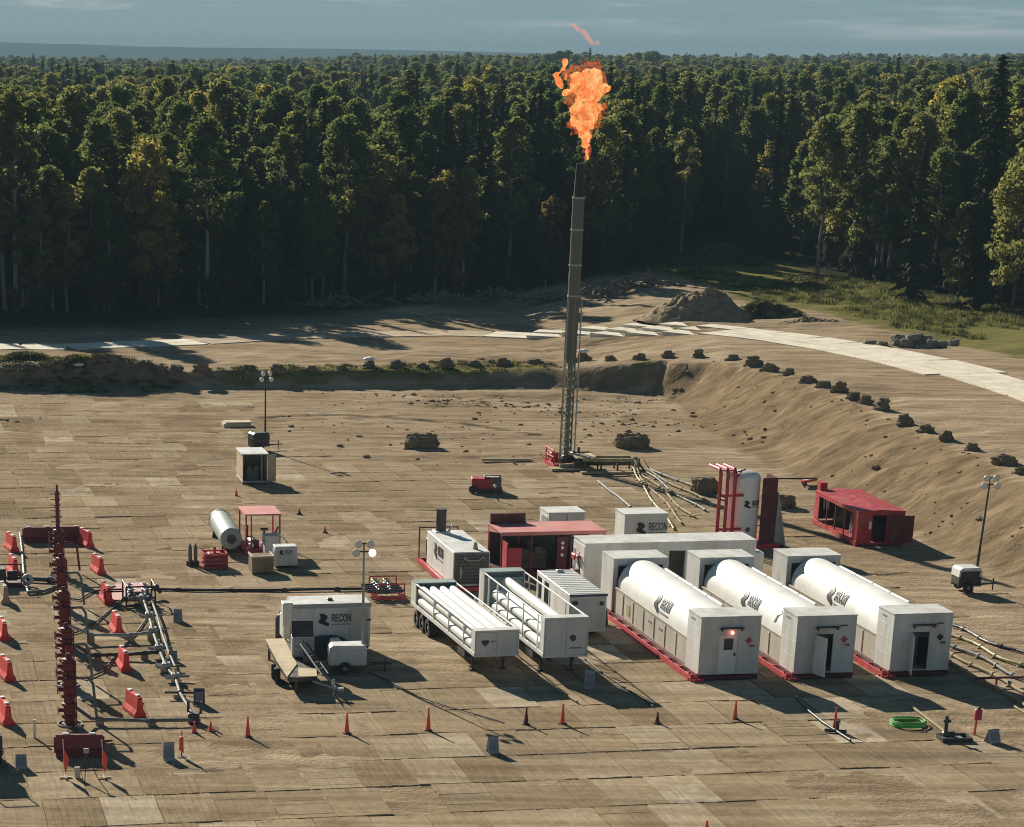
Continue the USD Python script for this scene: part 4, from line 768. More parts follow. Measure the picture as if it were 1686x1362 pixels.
part('tub', hollow(MB(), 0, W, 0, L, .05, H - .1, .05).box(.1, .12, .1, .12, .1, .2), 'soil_mound', t); part('rim', MB().box(-.05, W + .05, -.05, .06, H - .04, H + .05).box(-.05, .06, .06, L, H - .04, H + .05).box(W - .06, W + .05, .06, L, H - .04, H + .05), 'beige_panel', t)
o = ogrid(453, 935, 0); W, L, H = 1.42, 1.0, 1.32
t = thing('equipment_box', 'white box with dark logo in front of the red canopy', 'box', o, GRID)
part('body', MB().cbox(0, W, 0, L, .1, H, .03), 'white_paint', t); part('front', MB().box(.05, W - .05, -.03, -.001, .18, H - .06), 'grey_panel', t); part('foot', MB().box(.05, .25, .05, L - .05, 0, .1).box(W - .25, W - .05, .05, L - .05, 0, .1), 'dark_steel', t)
part('side_flap', MB().prism([(-.35, .15), (-.01, .15), (-.01, 1.25)], .0, .06, 'y'), 'white_paint', t); logo(t, (.24, -.032, .78), (1, 0, 0), (0, 0, 1), .34)
o = ogrid(436, 918, 0); t = thing('generator_box', 'grey and white box tucked behind the logo box', 'box', o, GRID)
part('body', MB().cbox(0, .95, 0, 1.2, .1, 1.35, .03), 'grey_panel', t); part('lid', MB().prism([(.95, 1.36), (1.55, .8), (1.55, .9), (.95, 1.5)], .0, 1.2, 'y'), 'white_paint', t); part('leg', MB().box(1.45, 1.52, .0, 1.2, 0, .85).box(.0, .1, .0, 1.2, 0, .1).box(.8, .95, 0, 1.2, 0, .1), 'galv', t)

# valve skid between the trailers and the wells
o = ogrid(633, 991, 0); W, L = 1.55, 3.0
t = thing('valve_skid', 'red pipe and valve skid left of the low tube trailer', 'skid', ogrid(622, 989, 0), GRID)
part('base', MB().box(-.1, 1.65, -.1, .05, .05, .25).box(-.1, 1.65, 2.4, 2.55, .05, .25).box(-.12, .05, .05, 2.4, .05, .24).box(1.5, 1.67, .05, 2.4, .05, .24), 'red_skid', t)
part('rail', MB().tube([(-.05, .0, .25), (-.05, .0, .95), (1.6, .0, .95), (1.6, .0, .25)], .04).tube([(-.05, 2.4, .25), (-.05, 2.4, .95), (1.6, 2.4, .95), (1.6, 2.4, .25)], .04), 'red_skid', t)
for k in range(4):
    y = .3 + k * .6; pl = part('pipe', MB().cyl((-.6, y, .5), (1.6, y, .5), .1, n=10), 'dark_red' if k % 2 else 'blue_paint', t, 40)
    for x in (.2, .9): part('valve', MB().cbox(x - .15, x + .15, y - .15, y + .15, .36, .66, .03).cyl((x, y, .66), (x, y, .85), .05).lathe([(.16, .83), (.19, .85), (.16, .87)], 'z', (x, y, 0), 12), 'steel' if (k + int(x)) % 2 else 'blue_paint', pl)

# ------------------------------------------------------------------ wellheads
def wellhead(px, py, label, h, tall=False, seed=0):
    r = random.Random(seed); o = at(px, py); t = thing('wellhead', label, 'wellhead', o, GRID + r.uniform(-6, 6))
    part('cellar_ring', MB().lathe([(.55, 0), (.62, 0), (.62, .08), (.55, .08)], 'z', n=20), 'steel', t, 40)
    z = 0.0; k = 0
    seq = ['spool', 'valve', 'spool', 'valve', 'cross', 'valve', 'cap']
    u = h / 3.4
    for kind in seq:
        if kind == 'spool':
            hh = .42 * u; part('spool', MB().lathe([(.38, z), (.38, z + .08), (.27, z + .1), (.27, z + hh - .1), (.38, z + hh - .08), (.38, z + hh)], 'z', n=18), 'well_red', t, 40); z += hh
        elif kind in ('valve', 'cross'):
            hh = .55 * u; mb = MB().cbox(-.27, .27, -.27, .27, z + .07, z + hh - .07, .04).lathe([(.33, z), (.33, z + .07)], 'z', n=16).cyl((0, 0, z), (0, 0, z + .07), .34, n=16).cyl((0, 0, z + hh - .07), (0, 0, z + hh), .34, n=16)
            mb.cyl((-.27, 0, z + hh / 2), (-.52, 0, z + hh / 2), .1, n=10)
            v = part('valve', mb, 'well_red', t)
            w = MB(); c = (-.55, 0, z + hh / 2); w.lathe([(.20, -.02), (.24, 0), (.20, .02), (.17, 0), (.20, -.02)], 'x', c, 16).box(-.565, -.535, -.2, .2, c[2] - .02, c[2] + .02).box(-.565, -.535, -.02, .02, c[2] - .2, c[2] + .2)
            part('handwheel', w, 'red_paint' if r.random() < .25 else 'well_red', v)
            if kind == 'cross':
                for s in (-1, 1): part('wing_valve', MB().cyl((0, s * .2, z + hh / 2), (0, s * .9, z + hh / 2), .13, n=12).cbox(-.17, .17, s * .62 - .16, s * .62 + .16, z + hh / 2 - .17, z + hh / 2 + .17, .03).cyl((0, s * .9, z + hh / 2), (0, s * .95, z + hh / 2), .2, n=14), 'well_red', t)
                part('flow_line', MB().tube([(.25, 0, z + hh / 2), (.95, 0, z + hh / 2), (1.15, 0, z + hh / 2 - .3), (1.3, 0, .2)], .07), 'pipe_grey' if not tall else 'well_red', t, True)
            z += hh
        else:
            part('tree_cap', MB().lathe([(.3, z), (.3, z + .1), (.16, z + .14), (.14, z + .3), (.08, z + .36), (0, z + .36)], 'z', n=16), 'well_red', t, 40); z += .34
    if tall:
        lub = MB().cyl((0, 0, z), (0, 0, z + 2.1), .13, n=12).cyl((0, 0, z + 2.1), (0, 0, z + 2.5), .07, n=10)
        for q in range(6): lub.cyl((0, 0, z + .2 + q * .34), (0, 0, z + .28 + q * .34), .2, n=12).box(-.42, 0, -.03, .03, z + .22 + q * .34, z + .27 + q * .34)
        part('lubricator', lub, 'well_red', t, 40)
    part('ladder_pipe', MB().cyl((.32, -.25, .1), (.32, -.25, z - .3), .04, n=8), 'well_red', t, 40)
    return t
wellhead(115, 1193, 'nearest dark red wellhead behind the broadside red barrier', 3.5, False, 1)
wellhead(111, 1128, 'dark red wellhead second from the front of the row', 3.2, False, 2)
wellhead(107, 1065, 'dark red wellhead in the middle of the row of five', 3.3, False, 3)
wellhead(102, 1002, 'dark red wellhead second from the far end of the row', 3.2, False, 4)
wellhead(97, 946, 'farthest and tallest dark red wellhead topped by a thin ribbed tube', 3.0, True, 5)

# ------------------------------------------------------------------ plastic barriers
def barrier(px, py, rot, label, group=None, L=1.9, mat='barrier_red'):
    t = thing('barrier', label, 'barrier', at(px, py), rot, group)
    prof = [(-.30, 0), (.30, 0), (.30, .16), (.17, .38), (.11, 1.0), (-.11, 1.0), (-.17, .38), (-.30, .16)]
    v = MB().prism(prof, -L / 2, L / 2, 'y'); part('body', v, mat, t)
    part('end_lug', MB().box(-.09, .09, L / 2, L / 2 + .08, .15, .9), mat, t); part('end_lug', MB().box(-.09, .09, -L / 2 - .08, -L / 2, .15, .9), mat, t)
    part('cap', MB().cbox(-.1, .1, -.75, -.45, 1.0, 1.07, .02).cbox(-.1, .1, .45, .75, 1.0, 1.07, .02), 'white_plastic', t)
    part('fork_slot', MB().box(-.305, .305, -.55, -.25, .0, .09).box(-.305, .305, .25, .55, .0, .09), 'dark_red', t)
    return t
GR, GL = 'red barriers lining the right of the wells', 'red barriers lining the left of the wells'
barrier(141, 898, GRID + 14, 'red barrier at the far right corner of the well row, by the dark far barriers', GR)
barrier(161, 942, GRID + 10, 'red barrier just above the pink plate of the valve manifold', GR)
barrier(175, 990, GRID + 6, 'red barrier against the left edge of the pink plate', GR)
barrier(192, 1040, GRID + 4, 'red barrier on the right, next below the pink plate', GR)
barrier(204, 1100, GRID + 3, 'red barrier between manifold pipes and the second wellhead', GR)
barrier(221, 1174, GRID + 12, 'nearest red barrier of the right row, beside the near pipe', GR)
barrier(19, 905, GRID + 10, 'red barrier at the far left corner of the well row', GL)
barrier(22, 943, GRID + 6, 'short red barrier beside the left pipe junction', GL)
barrier(7, 990, GRID + 4, 'tan barrier among the red ones on the left', GL, mat='timber')
barrier(6, 1050, GRID + 2, 'red barrier cut by the left edge, level with the middle wellhead', GL)
barrier(10, 1115, GRID + 10, 'red barrier on the left, level with the second wellhead', GL)
barrier(9, 1187, GRID + 6, 'nearest red barrier of the left row', GL)
barrier(131, 1244, GRID + 84, 'red barrier, shade painted on, broadside behind two red flags and a tripod', None, 2.15, 'barrier_maroon')
barrier(63, 893, GRID + 88, 'left one of two shade-painted red barriers end to end behind the wells', 'two shade-painted barriers behind the wells', 1.9, 'barrier_maroon')
barrier(111, 892, GRID + 88, 'right one of two shade-painted red barriers end to end behind the wells', 'two shade-painted barriers behind the wells', 1.9, 'barrier_maroon')

# ------------------------------------------------------------------ flow pipes and manifold
def run(name, label, pxs, r, mat, cat='pipe', z=None, group=None, supports=True, flanges=0):
    P3 = [np.array([*at(q[0], q[1]), (q[2] if len(q) > 2 else (z or r + .03))]) for q in pxs]; o = P3[0].copy(); o[2] = 0
    t = thing(name, label, cat, o, 0, group); mb = MB().tube([p - o for p in P3], r, 10); part('pipe', mb, mat, t, 40)
    L = LineString([tuple(p - o) for p in P3])
    if flanges:
        s = flanges * .5
        while s < L.length:
            p, q = np.array(L.interpolate(s).coords[0]), np.array(L.interpolate(min(s + .2, L.length)).coords[0]); d = q - p; nn = np.linalg.norm(d)
            if nn > .01:
                d /= nn; part('union', MB().cyl(p - d * .12, p + d * .12, r * 1.45, n=12), mat, t, 40)
                part('support', MB().box(p[0] - .2, p[0] + .2, p[1] - .08, p[1] + .08, -.0, max(p[2] - r, .03)), 'timber', t)
            s += flanges
    return t
t = thing('valve_manifold', 'grey valve manifold standing on the pink plate', 'manifold', at(232, 1000), GRID)
mb = MB()
part('frame', MB().box(-.9, .9, -.1, .0, .05, .2).box(-.9, .9, 2.0, 2.1, .05, .2).tube([(-.85, 0, .2), (-.85, 0, 1.2), (-.85, 2.0, 1.2), (-.85, 2.0, .2)], .05).tube([(.85, 0, .2), (.85, 0, 1.2), (.85, 2.0, 1.2), (.85, 2.0, .2)], .05).tube([(-.85, 0, 1.2), (.85, 0, 1.2)], .05), 'dark_steel', t)
part('header', MB().cyl((-.5, -.4, .6), (-.5, 2.4, .6), .13, n=12).cyl((.4, -.4, .6), (.4, 2.4, .6), .13, n=12).cyl((-.5, 1.0, .6), (.4, 1.0, .6), .13, n=12), 'pipe_grey', t, 40)
for x in (-.5, .4):
    for y in (.1, .8, 1.6):
        vv = part('valve', MB().cbox(x - .2, x + .2, y - .2, y + .2, .42, .8, .04).cyl((x, y, .8), (x, y, 1.05), .07), 'steel' if (x + y) % 1 < .5 else 'blue_paint', t)
        part('handwheel', MB().lathe([(.2, 1.03), (.24, 1.05), (.2, 1.07), (.17, 1.05), (.2, 1.03)], 'z', (x, y, 0), 14).box(x - .2, x + .2, y - .02, y + .02, 1.035, 1.065), 'galv', vv)
part('choke', MB().tube([(.4, 2.4, .6), (1.2, 2.6, .6), (1.4, 2.2, .4)], .12).ball((1.2, 2.6, .6), .2), 'dark_steel', t, True)
part('side_frame', MB().tube([(-2.0, 1.4, .1), (-2.0, 1.4, .8), (-.9, 1.4, .8)], .05).tube([(-2.0, .8, .1), (-2.0, .8, .8), (-.9, .8, .8)], .05), 'well_red', t)
c = [at(*q) for q in ((190, 963), (240, 960), (238, 988), (180, 990))]; oo = c[3]
solo('steel_plate', MB().prism([tuple(p - oo) for p in c], .03, .07), 'rust_plate', 'flat pinkish steel plate under the valve manifold', 'plate', oo)
t = thing('frac_iron', 'jointed grey flow pipe running from the manifold towards the near pipe', 'pipe', at(238, 1003), 0)
o0 = np.array([*at(238, 1003), 0]); pts = [(236, 1000, .5), (246, 1030, .5), (252, 1055, .5), (262, 1083, .45), (274, 1108, .3), (289, 1124, .25), (296, 1150, .3), (309, 1172, .3), (320, 1190, .25)]
PP = [np.array([*at(a, b), z]) - o0 for a, b, z in pts]
part('pipe', MB().tube(PP, .08, 10), 'pipe_grey', t, 40)
part('twin_pipe', MB().tube([p + [.45, .1, 0] for p in PP[:5]], .07, 10), 'pipe_grey', t, 40)
for k, p in enumerate(PP[:6]):
    part('valve', MB().cbox(p[0] - .22, p[0] + .22, p[1] - .3, p[1] + .3, p[2] - .22, p[2] + .25, .04).cyl(p + [0, 0, .2], p + [0, 0, .55], .06).cyl(p + [-.25, 0, 0], p + [-.5, 0, 0], .09), 'steel' if k % 2 else 'galv', t)
    part('cross_pipe', MB().cyl(p + [-.6, .35, 0], p + [.7, .35, 0], .07), 'pipe_grey', t)
for p in PP[::2]: part('support', MB().box(p[0] - .3, p[0] + .3, p[1] - .1, p[1] + .1, 0, max(.06, p[2] - .1)), 'timber', t)
part('tee', MB().cyl(PP[6] + [-.75, 0, .0], PP[6] + [.75, 0, 0], .06).ball(PP[6], .14), 'dark_steel', t)
part('end_valve', MB().cbox(PP[8][0] - .3, PP[8][0] + .25, PP[8][1] - .3, PP[8][1] + .3, .02, .5, .04).cyl(PP[8] + [.3, .0, .2], PP[8] + [.35, 0, .8], .07).cyl(PP[8] + [-.3, .3, .2], PP[8] + [-.3, .3, .75], .07), 'dark_steel', t)
run('flow_line', 'long dark pipe on the mats from the manifold to the red valve skid', [(250, 973), (330, 975), (440, 975), (540, 973), (632, 972)], .085, 'dark_steel', flanges=3.2)
run('flow_line', 'pipe from the nearest wellhead across to the end valve', [(122, 1192, .9), (150, 1193, .3), (230, 1195, .25), (318, 1194, .25)], .085, 'pipe_grey', flanges=2.5)
run('flow_line', 'dark pipe joining the second wellhead to the jointed flow pipe', [(122, 1088, .9), (150, 1088, .3), (205, 1087, .3), (260, 1086, .4)], .10, 'dark_steel', flanges=2.5)
run('flow_line', 'grey pipe with valves right of the middle wellhead', [(118, 1058, .9), (150, 1060, .5), (210, 1058, .4), (250, 1056, .5)], .09, 'galv', flanges=2.2)
for k, (lab, pp_) in enumerate((('dark hose looping between the second wellhead and the manifold', [(118, 1112), (140, 1120), (170, 1108), (200, 1070), (228, 1040), (240, 1022)]), ('dark hose from the middle wellhead to the pink plate', [(112, 1048), (135, 1040), (160, 1025), (190, 1000), (205, 985)]), ('dark hose on the mats near the far wellheads', [(104, 985), (130, 990), (150, 978), (172, 972), (190, 968)]), ('thin hose from the nearest wellhead to the broadside barrier', [(120, 1198), (135, 1215), (150, 1226), (185, 1222)]))):
    run('service_hose', lab, pp_, .05, 'black_rubber', 'hose')
run('flow_line', 'pale thin pipe running past the left of the far wellheads', [(33, 880), (37, 915), (39, 945), (46, 978)], .07, 'teal_paint', flanges=3)
run('flow_line', 'dark pipe crossing to the left edge beyond the middle wellhead', [(-12, 958), (40, 957), (90, 960)], .14, 'dark_steel', flanges=2.4)
run('flow_line', 'short dark pipe between pale pipe and the far wellheads', [(45, 979), (70, 977), (92, 970)], .09, 'pipe_grey', flanges=1.5)
t = thing('pump_unit', 'dark pump unit cut by the left edge behind the red barriers', 'pump', at(10, 965), GRID)
part('base', MB().box(-1.2, 1.0, -.6, .9, .03, .2), 'dark_red', t); part('motor', MB().cbox(-1.0, .0, -.4, .6, .2, 1.1).cyl((.1, .1, .6), (.7, .1, .6), .3, n=14), 'dark_steel', t); part('guard', MB().tube([(-1.1, -.5, .2), (-1.1, -.5, 1.4), (.9, -.5, 1.4), (.9, -.5, .2)], .04), 'well_red', t); part('inlet', MB().lathe([(.15, -.1), (.35, -.05), (.35, .05), (.15, .1)], 'y', (1.3, -.2, .4), 16), 'galv', t, 40)
t = thing('light_cart', 'dark blue machine cut by the left edge beside the near left barrier', 'machine', ogrid(8, 1262, 0, lx=3.0), GRID + 4)
part('body', MB().cbox(0.2, 2.95, .0, 1.7, .4, 1.35).cbox(.6, 2.2, .1, 1.6, 1.35, 2.5), 'blue_paint', t); part('tyre', MB().lathe([(.2, -.15), (.42, -.13), (.42, .13), (.2, .15)], 'x', (2.75, .3, .42), 18), 'black_rubber', t, 35); part('tyre', MB().lathe([(.2, -.15), (.42, -.13), (.42, .13), (.2, .15)], 'x', (2.75, 1.5, .42), 18), 'black_rubber', t, 35); part('rail', MB().tube([(.7, .2, 2.5), (.7, .2, 3.1), (2.1, .2, 3.1), (2.1, .2, 2.5)], .04), 'galv', t); part('window', MB().box(.8, 2.0, .08, .1, 1.6, 2.3), 'window_dark', t)

# ------------------------------------------------------------------ cones, signs, flags
def cone(px, py, label, h=1.0, mat='cone_red', group='slim traffic cones on the mats', tilt=(0, 0)):
    t = thing('traffic_cone', label, 'traffic cone', at(px, py), rnd.uniform(0, 90), group, tilt=tilt)
    part('base', MB().cbox(-.17, .17, -.17, .17, .0, .05, .015), 'black_rubber', t)
    part('cone', MB().lathe([(.12 if h > .8 else .13, .05), (.035, h - .08), (.05, h - .07), (.05, h), (0, h)], 'z', n=14), mat, t, 40); return t
cone(408, 1213, 'traffic cone by the dark oil stain, left of the stair shadow'); cone(571, 1207, 'traffic cone at the tip of the slatted shadow'); cone(705, 1203, 'tall traffic cone in front of the low tube trailer', 1.12)
cone(866, 1193, 'dark traffic cone in front of the tube trailers', .85, 'dark_red'); cone(926, 1192, 'traffic cone right of the dark cone', 1.0); cone(1082, 1191, 'small dark traffic cone between cone line and tank shadow', .55, 'dark_red')
cone(1210, 1184, 'traffic cone in front of the nearest storage tank cabin', .95); cone(1374, 1202, 'traffic cone beside the upright bollard on the pipe', 1.1)
cone(320, 1207, 'short traffic cone at the end valve', .55); cone(347, 1205, 'short traffic cone right of the end valve', .52)
cone(389, 817, 'traffic cone below the tan hut', .5); cone(535, 877, 'traffic cone right of the canopy, lone on the mats', .45); cone(493, 847, 'small dark traffic cone behind the canopy roof', .4, 'dark_red'); cone(1163, 1372, 'traffic cone cut by the bottom edge', .55)
for px, lab in ((108, 1), (172, 2)):
    t = thing('warning_flag', ['', 'red warning flag left of the tripod', 'red warning flag right of the tripod'][lab], 'flag', at(px, 1281), GRID, 'two red flags before the broadside barrier')
    part('foot', MB().box(-.28, .28, -.05, .05, 0, .05).box(-.05, .05, -.28, .28, .05, .08), 'plywood', t); part('pole', MB().cyl((0, 0, .08), (-.08, .1, 1.75), .02, n=6), 'white_plastic', t)
    part('cloth', MB().prism([(-.06, 1.3), (.02, 1.2), (.16, .9), (.1, .5), (.0, .25), (-.08, .6)], -.06, .06, 'y'), 'cone_red', t)
t = thing('warning_flag', 'red warning flag beside a grey board near the end valve', 'flag', at(299, 1247), GRID); part('foot', MB().box(-.2, .2, -.2, .2, 0, .05), 'black_rubber', t); part('pole', MB().cyl((0, 0, .05), (.02, 0, 1.25), .03, n=8), 'cone_red', t); part('cloth', MB().prism([(-.12, .35), (.1, .2), (.08, 1.0), (-.1, .95)], -.04, .04, 'y'), 'cone_red', t)
o = at(143, 1283); t = thing('survey_tripod', 'thin tripod with small head before the broadside barrier', 'tripod', o, 0)
for a in (0.4, 2.5, 4.6): part('leg', MB().cyl((.5 * math.cos(a), .5 * math.sin(a), 0), (0, 0, 1.2), .022, n=6), 'dark_steel', t)
part('head', MB().cbox(-.12, .12, -.08, .08, 1.2, 1.4, .02), 'galv', t); part('box', MB().cbox(-.55, -.3, .1, .3, 0, .5, .03), 'beige_panel', t)
o = at(57, 1216); t = thing('marker_post', 'slim white marker post standing alone on the mats', 'post', o, 0); part('post', MB().cyl((0, 0, 0), (.02, 0, .85), .07, .06, 10), 'white_plastic', t); part('cap', MB().cyl((.02, 0, .85), (.02, 0, .9), .08, n=10), 'beige_panel', t)
def board(px, py, label, w=.55, h=.8, mat='sign_grey', rot=0):
    t = thing('sign_board', label, 'sign board', at(px, py), GRID + rot, 'grey folding sign boards')
    for s in (-1, 1):
        mb = MB().prism([(s * .25, 0), (s * .25 + .03, 0), (.03, h), (0, h)], -w / 2, w / 2, 'x'); pn = part('panel', mb, mat, t)
        if s < 0: part('notice', MB().prism([(-.215, .17), (-.225, .17), (-.075, h * .8), (-.065, h * .8)], -w / 2 + .06, w / 2 - .06, 'x'), 'lettering_grey', pn)
    part('hinge', MB().cyl((-w / 2, .015, h), (w / 2, .015, h), .025, n=6), 'dark_steel', t); return t
board(293, 1024, 'grey board alone right of the jointed flow pipe', .45, .7, 'sign_grey', -20); board(285, 1091, 'purplish grey board touching the flow pipe', .45, .6, 'sign_grey', -10); board(328, 1160, 'blue grey board beside the pipe tee', .55, .8, 'blue_paint', -10)
board(278, 1251, 'grey board next to the single red flag', .5, .8); board(811, 1239, 'grey board lying in front of the cone line', .5, .75); board(970, 1133, 'pale board standing in the trailer shadow', .5, .95, 'sign_grey', -15)
board(1634, 1222, 'blue grey board at the right beside the orange bollard', .6, .6, 'sign_grey', 12); board(35, 1264, 'grey board in the big shadow at the left edge', .5, .6)
# bollard, hose coil and small skid in the right foreground
o = at(1604, 1210); t = thing('call_post', 'orange post with a small box in front of the far right tank', 'post', o, 0); part('post', MB().cyl((0, 0, 0), (.06, 0, 1.05), .06, n=8), 'cone_red', t); part('box', MB().cbox(-.07, .25, -.1, .1, .72, 1.25, .03), 'red_paint', t); part('lamp', MB().ball((.1, 0, 1.3), .09), 'dark_steel', t)
o = at(1378, 1205); t = thing('hydrant', 'small dark valve post beside a cone on the hose', 'valve', o, 0); part('post', MB().cyl((0, 0, 0), (0, 0, .5), .09, n=10).cyl((0, 0, .5), (0, 0, .56), .13, n=10), 'dark_steel', t); part('outlet', MB().cyl((-.6, 0, .08), (.4, -.3, .08), .08), 'dark_steel', t)
o = at(1495, 1194); mb = MB()
for k in range(5):
    a = np.linspace(0, 2 * np.pi, 25) + k; rr = .85 - .07 * (k % 3); mb.tube([(rr * math.cos(q), rr * .9 * math.sin(q), .05 + .05 * k + .02 * math.sin(3 * q)) for q in a], .035, 6)
solo('hose_coil', mb, 'hose_green', 'bright green hose coiled on the mats', 'hose', o, 0)
o = at(1570, 1218); t = thing('valve_tray', 'dark low tray with an upright valve at the end of a hose', 'tray', o, 5)
part('tray', MB().box(-.7, .75, -.5, -.4, 0, .2).box(-.7, .75, .4, .5, 0, .2).box(-.7, -.62, -.4, .4, 0, .2).box(.67, .75, -.4, .4, 0, .2).box(-.62, .67, -.4, .4, 0, .03), 'dark_steel', t); part('sump', MB().box(-.5, .4, -.3, .3, .03, .12), 'sign_grey', t); part('valve', MB().cyl((-.35, .2, .03), (-.35, .2, 1.1), .09, n=10).cbox(-.5, .1, .05, .35, .1, .35).cyl((-.5, .2, .85), (-.15, .2, .85), .07), 'dark_steel', t)
run('feed_hose', 'dark hose from the middle tank to the valve post by the cone', [(1310, 1150), (1330, 1172), (1352, 1190), (1400, 1222)], .06, 'dark_steel', 'hose')
run('feed_hose', 'pale hose from the shadow to the dark valve tray', [(1500, 1166), (1524, 1184), (1545, 1200), (1560, 1212)], .07, 'hose_tan', 'hose')
run('feed_hose', 'pale hose at the right edge in front of the far tank', [(1670, 1166), (1690, 1178), (1710, 1190)], .06, 'hose_tan', 'hose')
run('power_cable', 'thin dark cable winding over the mats before the logo trailer', [(606, 1108), (650, 1128), (690, 1150), (740, 1166), (790, 1180), (830, 1192)], .03, 'black_rubber', 'cable')
run('power_cable', 'thin dark cable along the right of the tall tube trailer', [(962, 1086), (985, 1105), (1010, 1122), (1040, 1142), (1075, 1165)], .04, 'black_rubber', 'cable')
run('feed_hose', 'pale pipe lying in the sunlit gap between trailer shadows', [(890, 1120), (915, 1135), (950, 1158)], .06, 'hose_tan', 'hose')

# ------------------------------------------------------------------ flare stack
o = np.array(at(931, 767)); t = thing('flare_stack', 'tall green grey flare stack with flanged sections on a red skid', 'flare stack', o, GRID)
def sleeve(name, z0, z1, r0, r1, mat): part(name, MB().cyl((0, 0, z0), (0, 0, z1), r0, r1, 20), mat, t, 40)
sleeve('section', .3, 8.0, .20, .20, 'stack_olive'); sleeve('section', 8.0, 13.0, .42, .46, 'stack_paint'); sleeve('section', 13.0, 20.3, .47, .45, 'stack_paint'); sleeve('tip', 20.3, 22.7, .40, .30, 'stack_tip')
for z, r in ((8.0, .52), (13.0, .52), (15.3, .51), (17.9, .50), (20.25, .50)): part('flange', MB().cyl((0, 0, z - .06), (0, 0, z + .06), r, n=20), 'galv' if z > 9 else 'stack_olive', t, 40)
for k, a in enumerate((.5, 2.6, 4.7)):
    c = (.48 * math.cos(a), .48 * math.sin(a)); part('mast_leg', MB().cyl((*c, .3), (c[0] * .95, c[1] * .95, 12.9), .085, n=8), 'stack_olive', t, 40)
br = MB(); L3 = [np.array([.47 * math.cos(a), .47 * math.sin(a), 0]) for a in (.5, 2.6, 4.7)]
for k in range(12):
    z = .4 + k * .65
    for q in range(3): br.cyl(L3[q] + [0, 0, z], L3[(q + 1) % 3] + [0, 0, z + .65], .03, n=5)
part('bracing', br, 'stack_olive', t)
part('gas_riser', MB().cyl((.62, -.2, .4), (.6, -.2, 12.6), .06, n=8).cyl((-.55, -.3, .4), (-.5, -.3, 12.6), .05, n=8), 'steel', t, 40)
part('skid', MB().box(-1.3, .9, -1.2, -1.0, .05, .3).box(-1.3, .9, 1.6, 1.8, .05, .3).box(-1.3, -1.1, -1.0, 1.6, .05, .29).box(.7, .9, -1.0, 1.6, .05, .29), 'red_skid', t)
part('skid_rail', MB().tube([(-1.2, -.8, .3), (-1.2, -.8, 1.3), (-1.2, 1.5, 1.3), (-1.2, 1.5, .3)], .06).tube([(-1.2, -.8, .8), (-1.2, 1.5, .8)], .05).cbox(-1.1, -.5, .3, 1.3, .3, 1.0), 'red_skid', t)
part('plinth_mat', MB().box(-1.8, 1.6, -2.6, -1.3, .02, .18), 'timber', t)
part('inlet_pipe', MB().tube([(-1.0, -1.9, .3), (1.2, -2.0, .35), (1.9, -1.3, .7), (1.9, -.2, 1.0), (.5, 0, 1.0)], .14), 'hose_tan', t, True)
part('base_valves', MB().cbox(.35, 1.3, -.5, .5, .3, 1.1).cbox(-.4, .3, -.7, -.2, .3, .9).cyl((.9, -.4, 1.1), (.9, -.4, 1.5), .1), 'dark_steel', t)
def fpt(px, py): # point in the stack's upright plane
    lo, hi = 5., 45.
    for _ in range(50):
        mid = (lo + hi) / 2; d = np.array([o[0], o[1], mid]) - CC; y = CYP - FPX * (d @ CU) / (d @ _F)
        lo, hi = (mid, hi) if y > py else (lo, mid)
    d = np.array([o[0], o[1], mid]) - CC; z = d @ _F; x = CXP + FPX * (d @ CR) / z
    return np.array([o[0] + (px - x) * z / FPX, o[1], mid]), z / FPX
def blob(name, groups, mat, parent, seed, amp=.5):
    man = manifold3d.Manifold()
    for g in groups:
        sp = []
        for (px, py, r, dy) in g:
            c, s = fpt(px, py); sp.append(manifold3d.Manifold.sphere(max(r * s, .06), 14).translate((c[0], c[1] + dy, c[2])))
        if len(sp) == 1: man = man + sp[0]
        for a, b in zip(sp[:-1], sp[1:]): man = man + manifold3d.Manifold.batch_hull([a, b])
    msh = man.refine_to_length(.16).to_mesh(); tm = trimesh.Trimesh(msh.vert_properties[:, :3], msh.tri_verts); trimesh.smoothing.filter_taubin(tm, iterations=6)
    v = np.array(tm.vertices); nn = tm.vertex_normals; d = (meshkit.fbm(v * 1.1 + seed, 4, seed) - .5) * amp + (meshkit.fbm(v * 3.0 + seed, 3, seed + 1) - .5) * amp * .7
    v = v + nn * d[:, None]; v = v - (o3 := np.array([*o, 23.0])) 
    return part(name, (v, np.array(tm.faces)), mat, parent, True)
fl = thing('gas_flame', 'orange gas flame burning at the top of the flare stack', 'flame', (*o, 23.0), 0)
CORE = [[(968, 259, 3, 0), (966, 240, 5, 0), (963, 224, 7, 0)], [(964, 226, 7, 0), (957, 208, 10, -.2), (944, 200, 6, 0)], [(962, 208, 10, .1), (977, 192, 10, .1), (987, 178, 6, 0)], [(948, 198, 6, 0), (946, 180, 6, .2), (955, 160, 9, 0)], [(972, 188, 9, -.2), (970, 165, 9, 0), (962, 146, 14, 0)], [(962, 146, 17, .1), (984, 146, 14, 0), (997, 147, 7, .1)], [(956, 140, 15, 0), (946, 126, 8, 0)], [(970, 134, 15, 0), (966, 117, 8, 0)], [(984, 138, 11, 0), (980, 121, 6, 0)], [(958, 180, 6, 0), (966, 176, 6, 0)]]
blob('flame_body', CORE, 'flame', fl, 3, 1.0)
blob('flame_fringe', [[(x_, y_ - 2, r_ * 1.25 + 2, d_) for x_, y_, r_, d_ in g_] for g_ in CORE], 'flame_fringe', fl, 9, 1.5)
